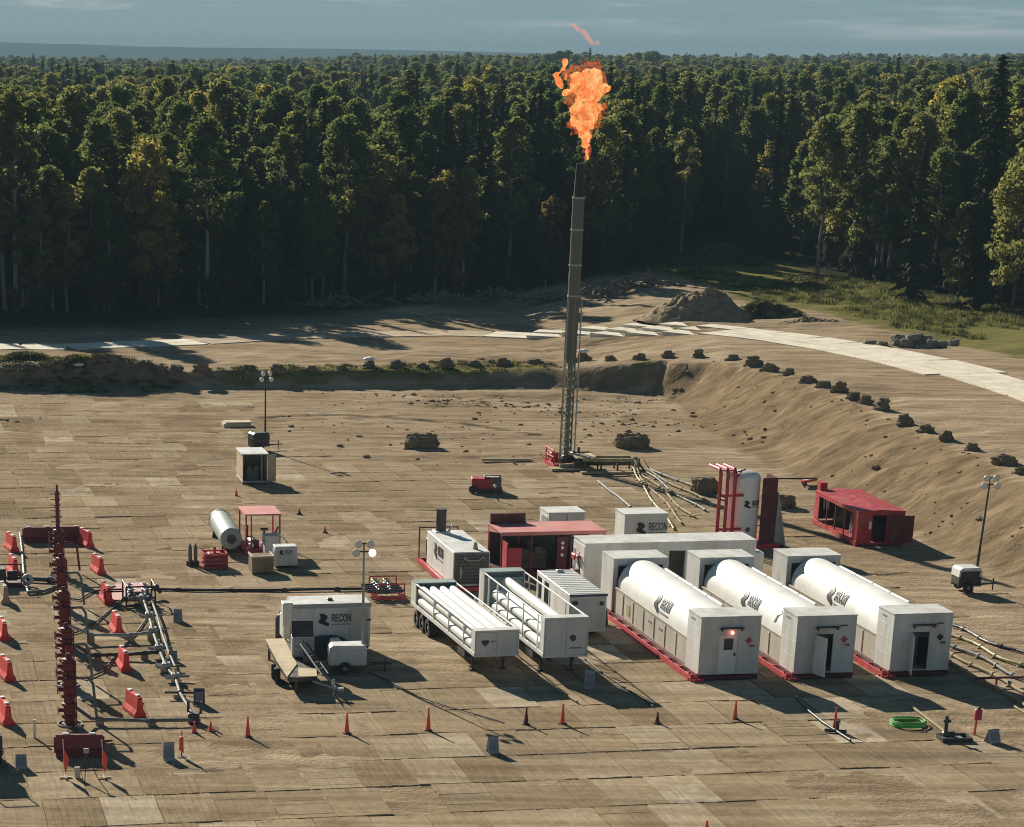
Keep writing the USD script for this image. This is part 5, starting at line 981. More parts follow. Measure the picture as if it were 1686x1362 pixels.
blob('flame_tongue', [[(917, 124, 7, 0), (920, 136, 6, .1), (924, 142, 4, 0)], [(922, 121, 4, 0), (929, 112, 3, 0), (931, 101, 4, 0)], [(932, 123, 4, 0), (931, 128, 3, 0)], [(940, 150, 4, 0), (932, 153, 4, 0)]], 'flame', fl, 5, .55)
blob('detached_wisp', [[(943, 40, 1.5, 0), (952, 49, 3, .2), (962, 54, 3.5, 0), (968, 62, 3, 0)], [(968, 63, 3, 0), (976, 71, 4, .2), (983, 72, 3, 0)]], 'flame_wisp', fl, 8, .4)
# pipe rack beside the flare
o = at(955, 778); t = thing('pipe_rack', 'olive pipe rack with yellowish top beside the flare base', 'rack', o, GRID - 6)
part('header', MB().box(.2, 4.2, .1, .3, .85, 1.05).box(.2, 4.2, 1.5, 1.7, .85, 1.05), 'olive_yellow', t)
for x in (.3, 1.6, 2.9, 4.1): part('leg', MB().box(x, x + .12, .1, .22, 0, .85).box(x, x + .12, 1.55, 1.67, 0, .85).box(x, x + .12, .3, 1.5, .5, .6), 'dark_steel', t)
part('platform', MB().box(-.3, 1.3, .3, 2.6, 1.0, 1.1), 'plywood', t); part('cross_pipe', MB().tube([(-.4, .9, .55), (4.4, .9, .55)], .16), 'dark_steel', t); part('end_stand', MB().box(4.6, 4.7, .2, 1.6, .0, 1.0).box(4.3, 4.6, .9, 1.0, .85, 1.0), 'dark_steel', t)
part('floor_mat', MB().box(.0, 4.2, -.8, -.1, .02, .15), 'timber', t)
# vent lines from the rack to the separator and on past the tanks
names = ['yellowish vent hose nearest the huts, rack to separator', 'second vent hose from the huts, rack to separator', 'third vent hose, pale with dark joints', 'fourth vent hose, dark with pale joints', 'fifth vent hose towards the bank', 'outermost vent hose towards the bank']
for k, lab in enumerate(names):
    a = np.array([1042 + k * 3.5, 781 - k * 2.2]); b = np.array([1108 + k * 17, 873 - k * 9.5]); pts = []
    for q in np.linspace(0, 1, 15):
        p = a + (b - a) * q; pts.append((p[0] + 3 * math.sin(q * 9 + k * 2), p[1] + 1.4 * math.sin(q * 8 + k), .14 + (.4 if q == 0 else 0)))
    run('vent_hose', lab, pts, .08, ('olive_yellow', 'hose_tan', 'hose_tan', 'pipe_grey', 'hose_tan', 'pipe_grey')[k], 'hose', group='vent hoses from the flare', flanges=3.0)
run('vent_hose', 'low dark vent hose passing left of the white huts', [(985, 795), (1000, 808), (1020, 822), (1038, 838)], .1, 'pipe_grey', 'hose')
names = ['first hose right of the far tank, nearest its cabin', 'second hose right of the far tank', 'third hose right of the far tank', 'fourth hose right of the far tank, yellowish', 'outermost dark hose right of the far tank']
for k, lab in enumerate(names):
    a = np.array([1548 + k * 4, 1086 - k * 13.]); b = np.array([1700 + k * 6, 1172 - k * 19.]); pts = []
    for q in np.linspace(0, 1, 13): p = a + (b - a) * q; pts.append((p[0] + 4 * math.sin(q * 10 + k * 1.7), p[1] + 1.8 * math.sin(q * 9 + k), .14))
    run('vent_hose', lab, pts, .085, ('hose_tan', 'hose_tan', 'pipe_grey', 'olive_yellow', 'dark_steel')[k], 'hose', group='hoses right of the tanks', flanges=2.2)
t = thing('hose_ramp', 'low red rail where hoses cross at the right edge', 'rail', at(1612, 1130), GRID); part('beam', MB().box(-.2, 4.0, 0, .15, .35, .45), 'dark_red', t)
for x in (.9, 2.9): part('leg', MB().box(x, x + .1, .02, .12, 0, .35), 'red_skid', t)
# red pump unit and soil-filled boxes on the open ground
o = ogrid(776, 812, 0); t = thing('red_pump', 'small red pump unit alone on the mats beyond the red shelter', 'pump', o, GRID - 12)
part('body', MB().cbox(0, 1.5, 0, 1.3, .3, 1.05), 'red_paint', t); part('radiator', MB().cbox(1.55, 2.2, .1, 1.2, .3, 1.1), 'grille', t); part('roof', MB().box(.9, 2.0, .15, 1.1, 1.12, 1.17), 'galv', t); part('handle', MB().tube([(1.0, .1, 1.05), (1.0, .1, 1.3), (2.1, .1, 1.3), (2.1, .1, 1.05)], .03), 'dark_steel', t); part('skid', MB().box(-.15, 2.3, 0, .12, .05, .3).box(-.15, 2.3, 1.18, 1.3, .05, .3), 'dark_steel', t)
part('wheel', MB().lathe([(0, -.08), (.3, -.08), (.3, .08), (0, .08)], 'y', (.1, -.1, .3), 14), 'black_rubber', t, 35)
o = at(814, 823); t = thing('marker_pole', 'bent dark pole with white top beside the red pump shadow', 'pole', o, 0); part('pole', MB().tube([(.25, -.5, 0), (.08, -.1, .4), (0, 0, .9)], .05), 'dark_steel', t); part('cap', MB().ball((0, 0, 1.0), .12), 'white_plastic', t)
o = at(795, 757); solo('timber_beam', MB().cbox(-.2, 3.9, -.15, .15, .0, .22, .02), 'plywood', 'long pale beam lying left of the flare base', 'beam', at(796, 759), 2)
o = at(382, 701); solo('timber_stack', MB().cbox(-.2, 2.2, -.8, .8, .0, .3, .02).cbox(.0, 2.3, -.7, .85, .31, .42, .02), 'plywood', 'two pale loose mats stacked beyond the light tower', 'mats', at(370, 702), GRID)
def lump(seed, sx, sy, sz, sub=3, k=1.5, a=.55, blocky=0):
    t = trimesh.creation.icosphere(sub, 1.0); v = np.array(t.vertices)
    if blocky: v = np.sign(v) * np.abs(v) ** blocky
    v = v * (1 + a * (meshkit.fbm(v * k + seed * 7.3, 4, seed) - .5) * 2)[:, None]; v = v * [sx, sy, sz]; v[:, 2] = np.maximum(v[:, 2], -.85 * sz); return v, np.array(t.faces)
for px, py, lab, sd_ in ((694, 737, 'dark earth filled block with broken top, left of the flare', 3), (1040, 737, 'dark earth filled block right of the pipe rack', 4)):
    v, f = lump(sd_, 1.35, .8, .62, 4, 2.2, .3, .55); v[:, 2] += .38; v[:, 2] = np.maximum(v[:, 2], 0)
    t = thing('anchor_block', lab, 'earth block', at(px, py), 3); part('block', (v, f), 'soil_lump', t)
    for q in range(5): part('clod', (lump(sd_ * 9 + q, .3, .25, .22, 2)[0] + [-1.0 + q * .5, .1, 0.9 + .1 * (q % 2)], lump(1, 1, 1, 1, 2)[1]), 'soil_mound', t)
v, f = lump(12, .9, .7, .65, 3, 2.0, .35, .6); v[:, 2] = np.maximum(v[:, 2] + .5, 0); solo('anchor_block', (v, f), 'soil_lump', 'dark earth block half hidden by the separator frame', 'earth block', at(1160, 812), 20)
v, f = lump(14, .8, .6, .5, 3, 2.0, .35, .6); v[:, 2] = np.maximum(v[:, 2] + .4, 0); solo('anchor_block', (v, f), 'soil_lump', 'dark earth block in shade right of the separator', 'earth block', at(1289, 835), 0)

# ------------------------------------------------------------------ soil heaps along the bank's top
protos = {}
def heap(px, py, label, group, s=1.0, capped=False):
    k = rnd.randrange(6); p = on_ground(px, py); s *= .8; sc = (s * rnd.uniform(.7, 1.05), s * rnd.uniform(.6, .85), s * rnd.uniform(.75, 1.2)); loc = (p[0], p[1], p[2] - .05); rot = rnd.uniform(-40, 40) + (180 if rnd.random() < .5 else 0); tl = (rnd.uniform(-9, 9), rnd.uniform(-13, 13)); loc = (loc[0], loc[1], loc[2] - rnd.uniform(0, .2))
    if k in protos: t = dup(protos[k], label, loc, rot, group, sc, tl)
    else:
        t = thing('soil_heap', label, 'soil heap', loc, rot, group, sc, tl); protos[k] = t
        v, f = lump(20 + k, 1.0, .7, .42, 3, 1.8, .5, .7); v[:, 2] = np.maximum(v[:, 2] + .28, -.2); part('lower_clod', (v, f), 'soil_lump', t)
        v, f = lump(40 + k, .62, .5, .3, 3, 1.9, .5, .7); v += [rnd.uniform(-.15, .15), 0, .72]; part('upper_clod', (v, f), 'soil_lump', t)
        for q in range(3): v, f = lump(60 + k * 3 + q, .3, .25, .18, 2); part('fallen_clod', (v + [rnd.uniform(-1.3, 1.3), -.5, .05], f), 'soil_lump', t)
    if capped: v, f = lump(5, .55, .45, .2, 3, 1.5, .2); solo('white_rock', (v + [0, 0, .05], f), 'white_plastic', 'white stone lying on a soil heap ' + capped, 'stone', (p[0], p[1], p[2] + 1.05 * sc[2]))
BG, BR = 'soil heaps along the back bank', 'soil heaps along the right bank'
for k, (px, py) in enumerate([(20, 618), (75, 620), (130, 619), (183, 617), (230, 618), (290, 620), (333, 614), (376, 616), (412, 613), (458, 612), (512, 610), (562, 609), (608, 607), (655, 607), (697, 606), (735, 606), (782, 603), (829, 602), (882, 599), (960, 596), (1005, 594), (1053, 592), (1100, 589), (1150, 588)]):
    heap(px, py, 'dark soil heap on top of the back bank, ' + ('left of the light tower mast' if px < 430 else 'between light tower mast and flare stack' if px < 930 else 'right of the flare stack'), BG, rnd.uniform(.95, 1.2) * (1.5 if px == 290 else 1), {130: 'at the far left', 608: 'left of the flare', 960: 'beside the flare stack'}.get(px, False))
for k, (px, py) in enumerate([(1207, 593), (1240, 602), (1268, 610), (1298, 618), (1330, 629), (1356, 638), (1380, 646), (1405, 656), (1425, 664), (1452, 675), (1490, 697), (1525, 711), (1557, 724), (1600, 742), (1652, 764), (1682, 780)]):
    heap(px, py, 'dark soil heap on the right bank, ' + ('in the far third of the row' if px < 1345 else 'in the middle of the row' if px < 1470 else 'in the near third of the row'), BR, rnd.uniform(.9, 1.15))
def mound(name, px, py, label, cat, sx, sy, sz, mat, rot=0, seed=1, a=.3):
    nr, na = 34, 90; V = [[0, 0, 0]]; rr = []
    for i_ in range(1, nr + 1):
        for j_ in range(na): q = j_ / na * 2 * math.pi; V.append([i_ / nr * math.cos(q), i_ / nr * math.sin(q), 0])
    v = np.array(V); r_ = np.hypot(v[:, 0] - np.clip(v[:, 0], -.35, .3), v[:, 1]) / .86
    h_ = np.clip(1 - r_, 0, 1) ** .85 * (.72 + .5 * np.clip(v[:, 0] + .45, 0, .6)) * 1.12
    e_ = meshkit.fbm(v * [2.2 * sx / 4, 2.2 * sy / 4, 1] + seed, 5, seed) - .5; e2 = meshkit.fbm(v * [3.0 * sx, 3.0 * sy, 1] + seed, 4, seed + 2) - .5
    v[:, 2] = sz * h_ * (1 + 1.5 * a * e_) + (e2 * .5 * np.clip(h_ * 4, 0, 1)) - .12 * (r_ >= 1); v[:, 0] *= sx; v[:, 1] *= sy
    F_ = [(0, 1 + j_, 1 + (j_ + 1) % na) for j_ in range(na)]
    for i_ in range(nr - 1):
        for j_ in range(na): p_, q_ = 1 + i_ * na + j_, 1 + i_ * na + (j_ + 1) % na; F_ += [(p_, p_ + na, q_ + na), (p_, q_ + na, q_)]
    p = on_ground(px, py); c_, s_ = math.cos(math.radians(rot)), math.sin(math.radians(rot))
    w = np.c_[v[:, 0] * c_ - v[:, 1] * s_ + p[0], v[:, 0] * s_ + v[:, 1] * c_ + p[1], v[:, 2]]
    base = terr(w[:, 0], w[:, 1]) - .3 ; w[:, 2] += base
    if mat == 'weedy_soil': MOUND_PTS.append(w[h_ > .06])
    return solo(name, (w - [p[0], p[1], p[2]], np.array(F_)), mat, label, cat, tuple(p), 0, smooth=True)
MOUND_PTS = []
mound('dirt_mound', 1140, 522, 'brown dirt mound on the grass behind the road', 'mound', 6.6, 5.4, 2.8, 'soil_mound', 14, 4, .5)
mound('weedy_mound', 125, 612, 'low dark mound grown with weeds behind the soil heaps', 'mound', 9.5, 5, 1.5, 'weedy_soil', 0, 6, .4)
mound('weedy_mound', 30, 617, 'dark weedy mound at the left edge', 'mound', 5, 3.5, 1.1, 'weedy_soil', 0, 9, .4)
mound('dirt_mound', 1245, 520, 'dark low mound in front of the grass clearing', 'mound', 5, 3, 1.5, 'weedy_soil', 0, 11, .4)
mound('dirt_mound', 1330, 528, 'low reddish soil mound beside the pale road', 'mound', 4, 2.2, .55, 'soil_mound', 0, 12, .4)
t0 = on_ground(1510, 570); t = thing('rock_pile', 'pile of broken rock between the road and the grass', 'rock pile', t0, 0)
for q in range(42):
    r_ = abs(rnd.gauss(0, 1)); a = rnd.uniform(0, 6.28); x, y = 3.0 * math.cos(a) * min(r_, 1.6), 1.6 * math.sin(a) * min(r_, 1.6); s = rnd.uniform(.3, .75); v, f = lump(200 + q, s, s * .8, s * .65, 2, 1.3, .45, .7); part('rock', (v + [x, y, max(0, 1.1 - .6 * r_) * rnd.random()], f), 'rock', t)
for k, (px, py, n_) in enumerate([(640, 492, 60), (730, 500, 70), (820, 496, 70), (900, 498, 60), (985, 490, 50), (560, 505, 40), (1060, 470, 40)]):
    p = on_ground(px, py); mb = MB()
    for q in range(n_):
        c = np.array([rnd.gauss(0, 2.6), rnd.gauss(0, 1.1), 0]); c[2] = max(0, 1.3 - .35 * abs(c[0])) * rnd.random() + .15; a, e, L = rnd.uniform(0, 6.28), rnd.gauss(.15, .35), rnd.uniform(1.2, 4); d = np.array([math.cos(a) * math.cos(e), math.sin(a) * math.cos(e), math.sin(e)]) * L / 2; r_ = rnd.uniform(.05, .2); mb.cyl(c - d, c + d, r_, r_ * .7, 6)
    solo('brush_pile', mb, 'brushwood', 'pile of cleared branches below the forest edge, ' + ['second from the left', 'third from the left', 'middle of the seven', 'just left of flare stack', 'just right of flare stack', 'leftmost of all', 'at corner of the clearing'][k], 'brush pile', p, 0)

# ------------------------------------------------------------------ trees
def leaves(centers, radii, n, size, g, flat=.0, up=.3):
    V, F = [], []
    for c, r in zip(centers, radii):
        p = g.normal(size=(n, 3)); p /= np.linalg.norm(p, axis=1, keepdims=True); p *= (g.random((n, 1)) ** .4) * np.asarray(r); p += c
        a = g.normal(size=(n, 3)); a[:, 2] *= 1 - flat; a /= np.linalg.norm(a, axis=1, keepdims=True); b = np.cross(a, g.normal(size=(n, 3))); b /= np.linalg.norm(b, axis=1, keepdims=True)
        s = size * g.uniform(.6, 1.3, (n, 1)); a, b = a * s, b * s * .75
        V.append(np.stack([p - a, p + b, p + a, p - b], 1).reshape(-1, 3)); 
    V = np.vstack(V); k = np.arange(len(V) // 4) * 4
    return V, np.vstack([np.c_[k, k + 1, k + 2], np.c_[k, k + 2, k + 3]])
def broadleaf(g, h, cw, base, nclump, nleaf, size):
    """rounded uneven crown from clumps of leaves on a tapered, slightly bent trunk with limbs"""
    bend = g.normal(0, .35, (4, 2)); tr = MB(); zs = np.linspace(0, h * .93, 5); pts = [np.array([0, 0, 0.])] + [np.array([*(bend[k] * (k + 1) / 3), zs[k + 1]]) for k in range(4)]
    r = .012 * h + .03
    for k in range(4): tr.cyl(pts[k], pts[k + 1], r * (1 - k * .22), r * (1 - (k + 1) * .22), 7, False)
    C, R = [], []
    for k in range(nclump):
        u = (k + g.random()) / nclump; z = base + (h - base) * (.04 + .93 * u); w = cw * (math.sin(math.pi * min(1, .18 + .80 * u ** .85)) ** .75) * g.uniform(.5, 1.0); a = g.uniform(0, 6.283)
        c = np.array([w * math.cos(a), w * math.sin(a), z]); C.append(c); R.append(np.array([1, 1, .8]) * cw * g.uniform(.26, .46))
        if k % 3 == 0:
            q = np.array([0, 0, max(z - w * .8, base * .7)]); tr.cyl(q, c, r * .35, r * .12, 5, False)
    return tr.get(), leaves(C, R, nleaf, size, g)
def spruce(g, h, cw, dens=1.0, base=.06, power=.85):
    tr = MB().cyl((0, 0, 0), (0, 0, h * .97), .011 * h + .05, .02, 7, False); V, F, n = [], [], 0
    nl = int(h * 1.75 * dens)
    for k in range(nl):
        u = (k / nl) ** .8; z = h * (base + (1 - base) * u); L = cw * (1 - u) ** power * g.uniform(.75, 1.15) + .34; nb = 8; ph = g.uniform(0, 6.28)
        for b in range(nb):
            if g.random() < .10: continue
            a = ph + b * 6.283 / nb + g.normal(0, .25); l = L * g.uniform(.6, 1.15); d = np.array([math.cos(a), math.sin(a), 0]); s = np.array([-d[1], d[0], 0]); droop = -.32 * l * g.uniform(.6, 1.4)
            wv_ = .26 * l + .12; zb_ = z + g.uniform(-1.1, 1.1) * h / nl * (1 - .5 * u)
            for q in range(3):
                f0, f1 = q / 3, (q + 1) / 3 + .05; tw = g.normal(0, .10, 3); p0 = d * l * f0 + [0, 0, zb_ + droop * f0 ** 1.5]; p1 = d * l * f1 + [0, 0, zb_ + droop * f1 ** 1.5 + (.08 * l if q == 2 else 0)] + tw * .4
                w0, w1 = wv_ * (1.15 - f0 * .8), wv_ * (1.0 - f1 * .85) * (.35 if q == 2 else 1)
                sag = np.array([0, 0, -.35 * w0]); V += [p0 - s * w0 + sag, p0 + [0, 0, .12 * l], p0 + s * w0 + sag, p1 - s * w1 + sag, p1 + [0, 0, .05], p1 + s * w1 + sag]
                F += [(n, n + 1, n + 4), (n, n + 4, n + 3), (n + 1, n + 2, n + 5), (n + 1, n + 5, n + 4)]; n += 6
    return tr.get(), (np.array(V), np.array(F))
def shrub(g, h, cw):
    tr = MB(); C, R = [], []
    for k in range(14):
        a = g.uniform(0, 6.28); w = cw * g.uniform(0, .8); c = np.array([w * math.cos(a), w * math.sin(a), h * g.uniform(.25, .92)]); C.append(c); R.append(np.array([.35, .35, .4]) * cw); tr.cyl((w * .2 * math.cos(a), w * .2 * math.sin(a), 0), c, .05, .02, 5, False)
    return tr.get(), leaves(C, R, 90, .26, g)
gt = np.random.default_rng(11)
kinds = {}
def proto(key, geo, bark, leaf, name, cat): kinds[key] = (geo, bark, leaf, name, cat)
for k, (h, cw, b) in enumerate([(20, 2.6, 5), (24, 2.5, 6.5), (17, 2.7, 3.5), (23, 3.1, 8.5), (20, 3.9, 4), ]): proto('b%d' % k, broadleaf(gt, h, cw, b, 52, 100, .27), 'bark_birch' if k != 4 else 'bark_dark', 'leaf_green', 'birch_tree', 'birch tree')
for k, (h, cw, d, pw) in enumerate([(22, 2.5, 1.0, .8), (25, 2.6, 1.0, .9), (19, 2.2, 1.1, .75), (23, 2.0, 1.0, .65), (30, 2.7, 1.15, .5)]): proto('s%d' % k, spruce(gt, h, cw, d, .05, pw), 'bark_dark', 'needle', 'spruce_tree', 'spruce tree')
proto('y0', shrub(gt, 6.5, 2.2), 'bark_dark', 'leaf_yellow', 'yellow_shrub', 'shrub'); proto('g0', shrub(gt, 3.6, 2.0), 'bark_dark', 'leaf_grey', 'shrub', 'shrub'); proto('g1', shrub(gt, 5.2, 1.7), 'bark_dark', 'leaf_grey', 'shrub', 'shrub')
firsts = {}
def plant(key, p, rot, s, label, group):
    if group:
        a_ = p[0] / p[1]; label += ', ' + ('at the far left' if a_ < -.055 else 'left of the flare' if a_ < .07 else 'behind the flare' if a_ < .15 else 'above the clearing' if a_ < .24 else 'at the far right')
    geo, bark, leaf, name, cat = kinds[key]; wx = 1.18 if key[0] == 'b' else 1.0; sc = (s * wx * gt.uniform(.9, 1.1), s * wx * gt.uniform(.9, 1.1), s)
    if key in firsts:
        r = dup(firsts[key], label, p, rot, group, sc)
        if not group: r.ClearCustomDataByKey('group')
        return r
    t = thing(name, label, cat, p, rot, group, sc); part('trunk', geo[0], bark, t, True); part('crown', geo[1], leaf, t); firsts[key] = t
    return t
LAB = {'b': 'green birch with pale trunk in the front of the forest', 's': 'dark narrow spruce in the front of the forest', 'g': 'greyish bare shrub at the foot of the forest edge', 'y': 'yellowing shrub at the foot of the forest edge'}
GRP = {'b': 'birches of the forest edge', 's': 'spruces of the forest edge', 'g': 'grey shrubs at the forest edge', 'y': 'yellow shrubs at the forest edge'}
def placed(px, py, key, top, label):
    p = on_ground(px, py, 3); h0 = kinds[key][0][1][0][:, 2].max(); lo, hi = 1., 45.
    for _ in range(40):
        md = (lo + hi) / 2; d = np.array([p[0], p[1], p[2] + md]) - CC; y = CYP - FPX * (d @ CU) / (d @ _F); lo, hi = (md, hi) if y > top else (lo, md)
    plant(key, (*p[:2], p[2] - .1), gt.uniform(0, 360), md / h0, label, None); return p[:2]
special = []
for a in [(1608, 508, 's4', 88, 'tallest dark spruce, towering over the right of the forest'), (735, 470, 's4', 190, 'dark spruce left of the flare rising above the birches'), (1268, 425, 's0', 148, 'dark spruce at the head of the grass clearing'),
          (530, 478, 's4', 165, 'tall slim spruce pair member left of centre'), (40, 498, 's4', 215, 'dark spruce at the far left edge'), (310, 490, 's0', 250, 'dark pointed spruce left of centre below the birch tops'), (1020, 452, 's3', 205, 'slim spruce just right of the flame'),
          (1345, 452, 'b3', 185, 'tall birch with bright white trunk right of the clearing'), (1575, 505, 'b2', 330, 'white stemmed birch at the foot of the tallest spruce'), (465, 486, 'b1', 215, 'birch with pale bare trunk left of centre'), (835, 472, 'b0', 190, 'round topped birch left of the flame'),
          (213, 470, 'y0', 375, 'yellow shrub in the shade at the left of the forest edge'), (890, 462, 'y0', 318, 'yellowish sapling left of the flare stack'), (1665, 520, 'b4', 240, 'pale green birch at the right edge of the picture'), (1120, 420, 'b1', 210, 'pale green birch above the dirt mound'), (1500, 495, 's2', 215, 'dark spruce left of the tallest spruce')]:
    special.append(placed(*a))
special = np.array(special)
pts = []
d = 250.0; gs = np.random.default_rng(5)
while d < 2900:
    sp = 3.6 if d < 520 else 3.6 * (d / 520) ** .85
    ang = np.arange(-.30, .50, sp / d); ang = ang + gs.uniform(-.5, .5, len(ang)) * sp / d; dd = d + gs.uniform(-.55, .55, len(ang)) * sp
    pts.append(np.c_[dd * np.sin(ang), dd * np.cos(ang), np.full(len(ang), sp)]); d += sp * .95
pts = np.vstack(pts); ok = shapely.contains(FOREST, shapely.points(pts[:, 0], pts[:, 1])) & (gs.random(len(pts)) < .93)
pts = pts[ok]
fd = shapely.distance(LineString(edge), shapely.points(pts[:, 0], pts[:, 1]))
ds = np.min(np.hypot(pts[:, None, 0] - special[None, :, 0], pts[:, None, 1] - special[None, :, 1]), axis=1); pts, fd = pts[ds > 2.6], fd[ds > 2.6]
zz = terr(pts[:, 0], pts[:, 1])
stand = meshkit.fbm(np.c_[pts[:, :2] * .016, np.zeros(len(pts))], 3, 21); stand2 = meshkit.fbm(np.c_[pts[:, :2] * .05, np.ones(len(pts))], 3, 22)
ps = np.clip(.44 + (stand2 - .5) * 2.6 + np.where(fd < 26, .10, -.30) - np.clip((np.hypot(pts[:, 0], pts[:, 1]) - 700) / 2500, 0, .2), .04, .9)
isp = gs.random(len(pts)) < ps
key = np.where(isp, gs.integers(0, 4, len(pts)), gs.integers(0, 5, len(pts))); scl = np.where(isp, gs.uniform(.60, 1.06, len(pts)), gs.uniform(.66, 1.05, len(pts))) * (.9 + .35 * (stand - .35)); rots = gs.uniform(0, 360, len(pts))
inview = (pts[:, 0] > -.118 * pts[:, 1] - 4) & (pts[:, 0] < .315 * pts[:, 1] + 4)
dist = np.hypot(pts[:, 0], pts[:, 1])
ind = np.zeros(len(pts), bool)
for kd in (True, False):
    q = np.where(inview & (isp == kd) & (fd < 60))[0]; q = q[np.argsort(fd[q])][:210]; ind[q] = True
for q in np.where(ind)[0]:
    kk = ('s' if isp[q] else 'b'); plant(kk + str(key[q]), (pts[q, 0], pts[q, 1], zz[q] - .1), rots[q], scl[q], LAB[kk], GRP[kk])
# shrubs along the foot of the forest
el = LineString(edge); s = 0
while s < el.length:
    e = np.array(el.interpolate(s).coords[0]); s += rnd.uniform(2.0, 5.5); e = e + [rnd.uniform(-2, 2), rnd.uniform(-4, 3)]
    if -.125 * e[1] < e[0] < .32 * e[1]:
        kk = rnd.choice(['g0', 'g1', 'g1', 'g0', 'y0'] if rnd.random() < .5 else ['g0', 'g1']); plant(kk, (e[0], e[1], terr1(*e) - .05), rnd.uniform(0, 360), rnd.uniform(.6, 1.15) * (.6 if kk == 'y0' else 1), LAB[kk[0]], GRP[kk[0]])
# the rest of the forest as one mass
far = UsdGeom.PointInstancer.Define(stage, '/World/forest'); tag(far.GetPrim(), 'unbroken forest stretching back to the horizon', None, None, 'stuff')
keys = ['s0', 's1', 's2', 's3', 'b0', 'b1', 'b2', 'b3', 'b4']; rel = far.CreatePrototypesRel()
for kx in keys:
    x = UsdGeom.Xform.Define(stage, f'/World/forest/{kinds[kx][3]}_{kx[1]}'); src = firsts[kx].GetPath()
    for ch in ('trunk', 'crown'): stage.DefinePrim(f'{x.GetPath()}/{ch}').GetReferences().AddInternalReference(f'{src}/{ch}')
    rel.AddTarget(x.GetPath())
q = np.where(~ind)[0]
far.CreateProtoIndicesAttr(Vt.IntArray.FromNumpy(np.where(isp[q], key[q], 4 + key[q]).astype(np.int32)))
far.CreatePositionsAttr(Vt.Vec3fArray.FromNumpy(np.c_[pts[q, 0], pts[q, 1], zz[q] - .1].astype(np.float32)))
wide = np.where(isp[q], 1.0, 1.15) + np.clip((dist[q] - 520) / 1500, 0, .9)
far.CreateScalesAttr(Vt.Vec3fArray.FromNumpy(np.c_[scl[q] * wide, scl[q] * wide, scl[q]].astype(np.float32)))
far.CreateOrientationsAttr(Vt.QuathArray([Gf.Quath(math.cos(a / 2), 0, 0, math.sin(a / 2)) for a in np.radians(rots[q])]))
# grass and weeds
def tuft(g, n, h, w):
    V, F = [], []
    for k in range(n):
        a = g.uniform(0, 6.28); r = g.uniform(0, w); p = np.array([r * math.cos(a), r * math.sin(a), 0]); l = np.array([g.normal(0, .25), g.normal(0, .25), 1]) * h * g.uniform(.6, 1.2); s = np.array([-math.sin(a), math.cos(a), 0]) * .05; b = len(V); V += [p - s, p + s, p + l]; F.append((b, b + 1, b + 2))
    return np.array(V), np.array(F)
def scatter(name, label, protos_, pos, scales):
    pi = UsdGeom.PointInstancer.Define(stage, '/World/' + name); tag(pi.GetPrim(), label, None, None, 'stuff'); rl = pi.CreatePrototypesRel()
    for k, (geo, mat) in enumerate(protos_): pr = usdkit.mesh(stage, f'/World/{name}/tuft_{k:03d}', geo, MAT[mat]); rl.AddTarget(pr.GetPath())
    n = len(pos); pi.CreateProtoIndicesAttr(Vt.IntArray.FromNumpy(gs.integers(0, len(protos_), n).astype(np.int32))); pi.CreatePositionsAttr(Vt.Vec3fArray.FromNumpy(pos.astype(np.float32))); pi.CreateScalesAttr(Vt.Vec3fArray.FromNumpy(np.repeat(scales[:, None], 3, 1).astype(np.float32)))
    pi.CreateOrientationsAttr(Vt.QuathArray([Gf.Quath(math.cos(a / 2), 0, 0, math.sin(a / 2)) for a in gs.uniform(0, 6.28, n)]))
def pick(poly, n):
    x0, y0, x1, y1 = poly.bounds; P2 = np.c_[gs.uniform(x0, x1, n), gs.uniform(y0, y1, n)]; P2 = P2[shapely.contains(poly, shapely.points(P2[:, 0], P2[:, 1]))]; return P2
P2 = pick(GRASS, 9000); dn = meshkit.fbm(np.c_[P2 * .08, np.zeros(len(P2))], 3, 31); P2 = P2[dn > .42]
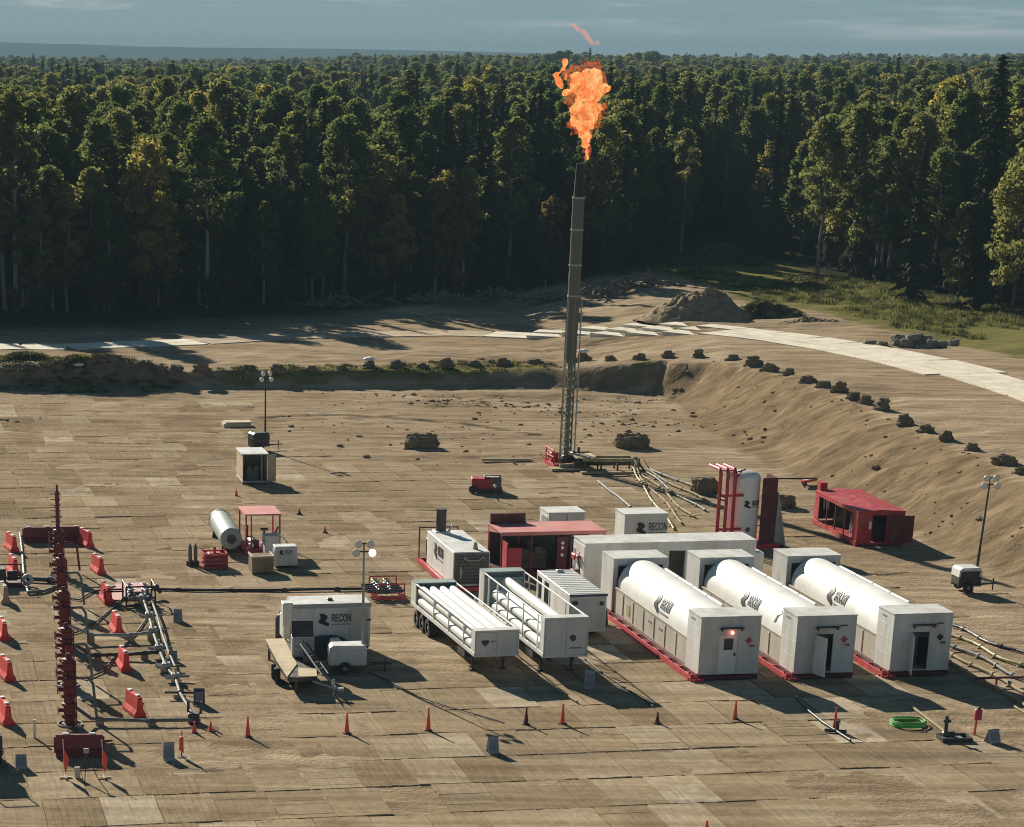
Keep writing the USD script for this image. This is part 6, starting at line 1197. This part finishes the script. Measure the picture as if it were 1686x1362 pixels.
scatter('grass', 'tall grass in the clearing at the right', [(tuft(gt, 46, .5, 1.1), 'grass_blade'), (tuft(gt, 40, .35, 1.2), 'grass_blade'), (tuft(gt, 26, .6, .8), 'weed')], np.c_[P2, terr(P2[:, 0], P2[:, 1]) - .03], gs.uniform(.6, 1.25, len(P2)))
P3_ = np.vstack([pick(verge.buffer(4), 700), pick(Polygon([zup(q, 2) for q in [(0, 612), (240, 612), (230, 585), (0, 580)]]).buffer(0), 700)] + [pick(Polygon([tuple(at(*q)) for q in [(1580, 915), (1686, 960), (1686, 930), (1600, 890)]]), 30)])
P3_ = P3_[~shapely.contains(CREST.buffer(-.5), shapely.points(P3_[:, 0], P3_[:, 1]))]
WP = np.vstack([np.c_[P3_, terr(P3_[:, 0], P3_[:, 1]) - .02]] + [m_[gs.random(len(m_)) < .12] for m_ in MOUND_PTS]); P3_ = WP
scatter('weeds', 'weeds along the back bank', [(tuft(gt, 30, .2, .7), 'weed'), (tuft(gt, 30, .28, .7), 'weed'), (tuft(gt, 30, .22, .7), 'grass_blade')], WP, gs.uniform(.5, 1.2, len(P3_)))
# clods and stones strewn over the bank and the bare ground
cl = [(lump(300 + k, 1, .8, .55, 2, 1.5, .5)) for k in range(3)]
bankz = CREST.difference(FOOT).intersection(shapely.box(-45, 90, 75, 270)); P4 = pick(bankz, 3600); P5 = pick(Polygon([tuple(at(*q)) for q in [(440, 690), (560, 650), (1080, 655), (1150, 700), (1000, 770), (560, 765)]]), 260)
dn = meshkit.fbm(np.c_[P4 * .12, np.zeros(len(P4))], 3, 33); P4 = np.vstack([P4[dn > .45], P5])
P6 = np.vstack([np.array(at(*q)) + gs.normal(0, 1.3, (34, 2)) * [2.2, .8] for q in [(760, 660), (850, 668), (930, 680), (660, 652), (1060, 700), (1090, 660), (20, 690)]]); P4 = np.vstack([P4, P6])
scatter('rubble', 'clods of soil strewn over banks and bare ground', [(c_, 'soil_mound') for c_ in cl], np.c_[P4, terr(P4[:, 0], P4[:, 1])], np.minimum(.06 + gs.exponential(.07, len(P4)), .36))
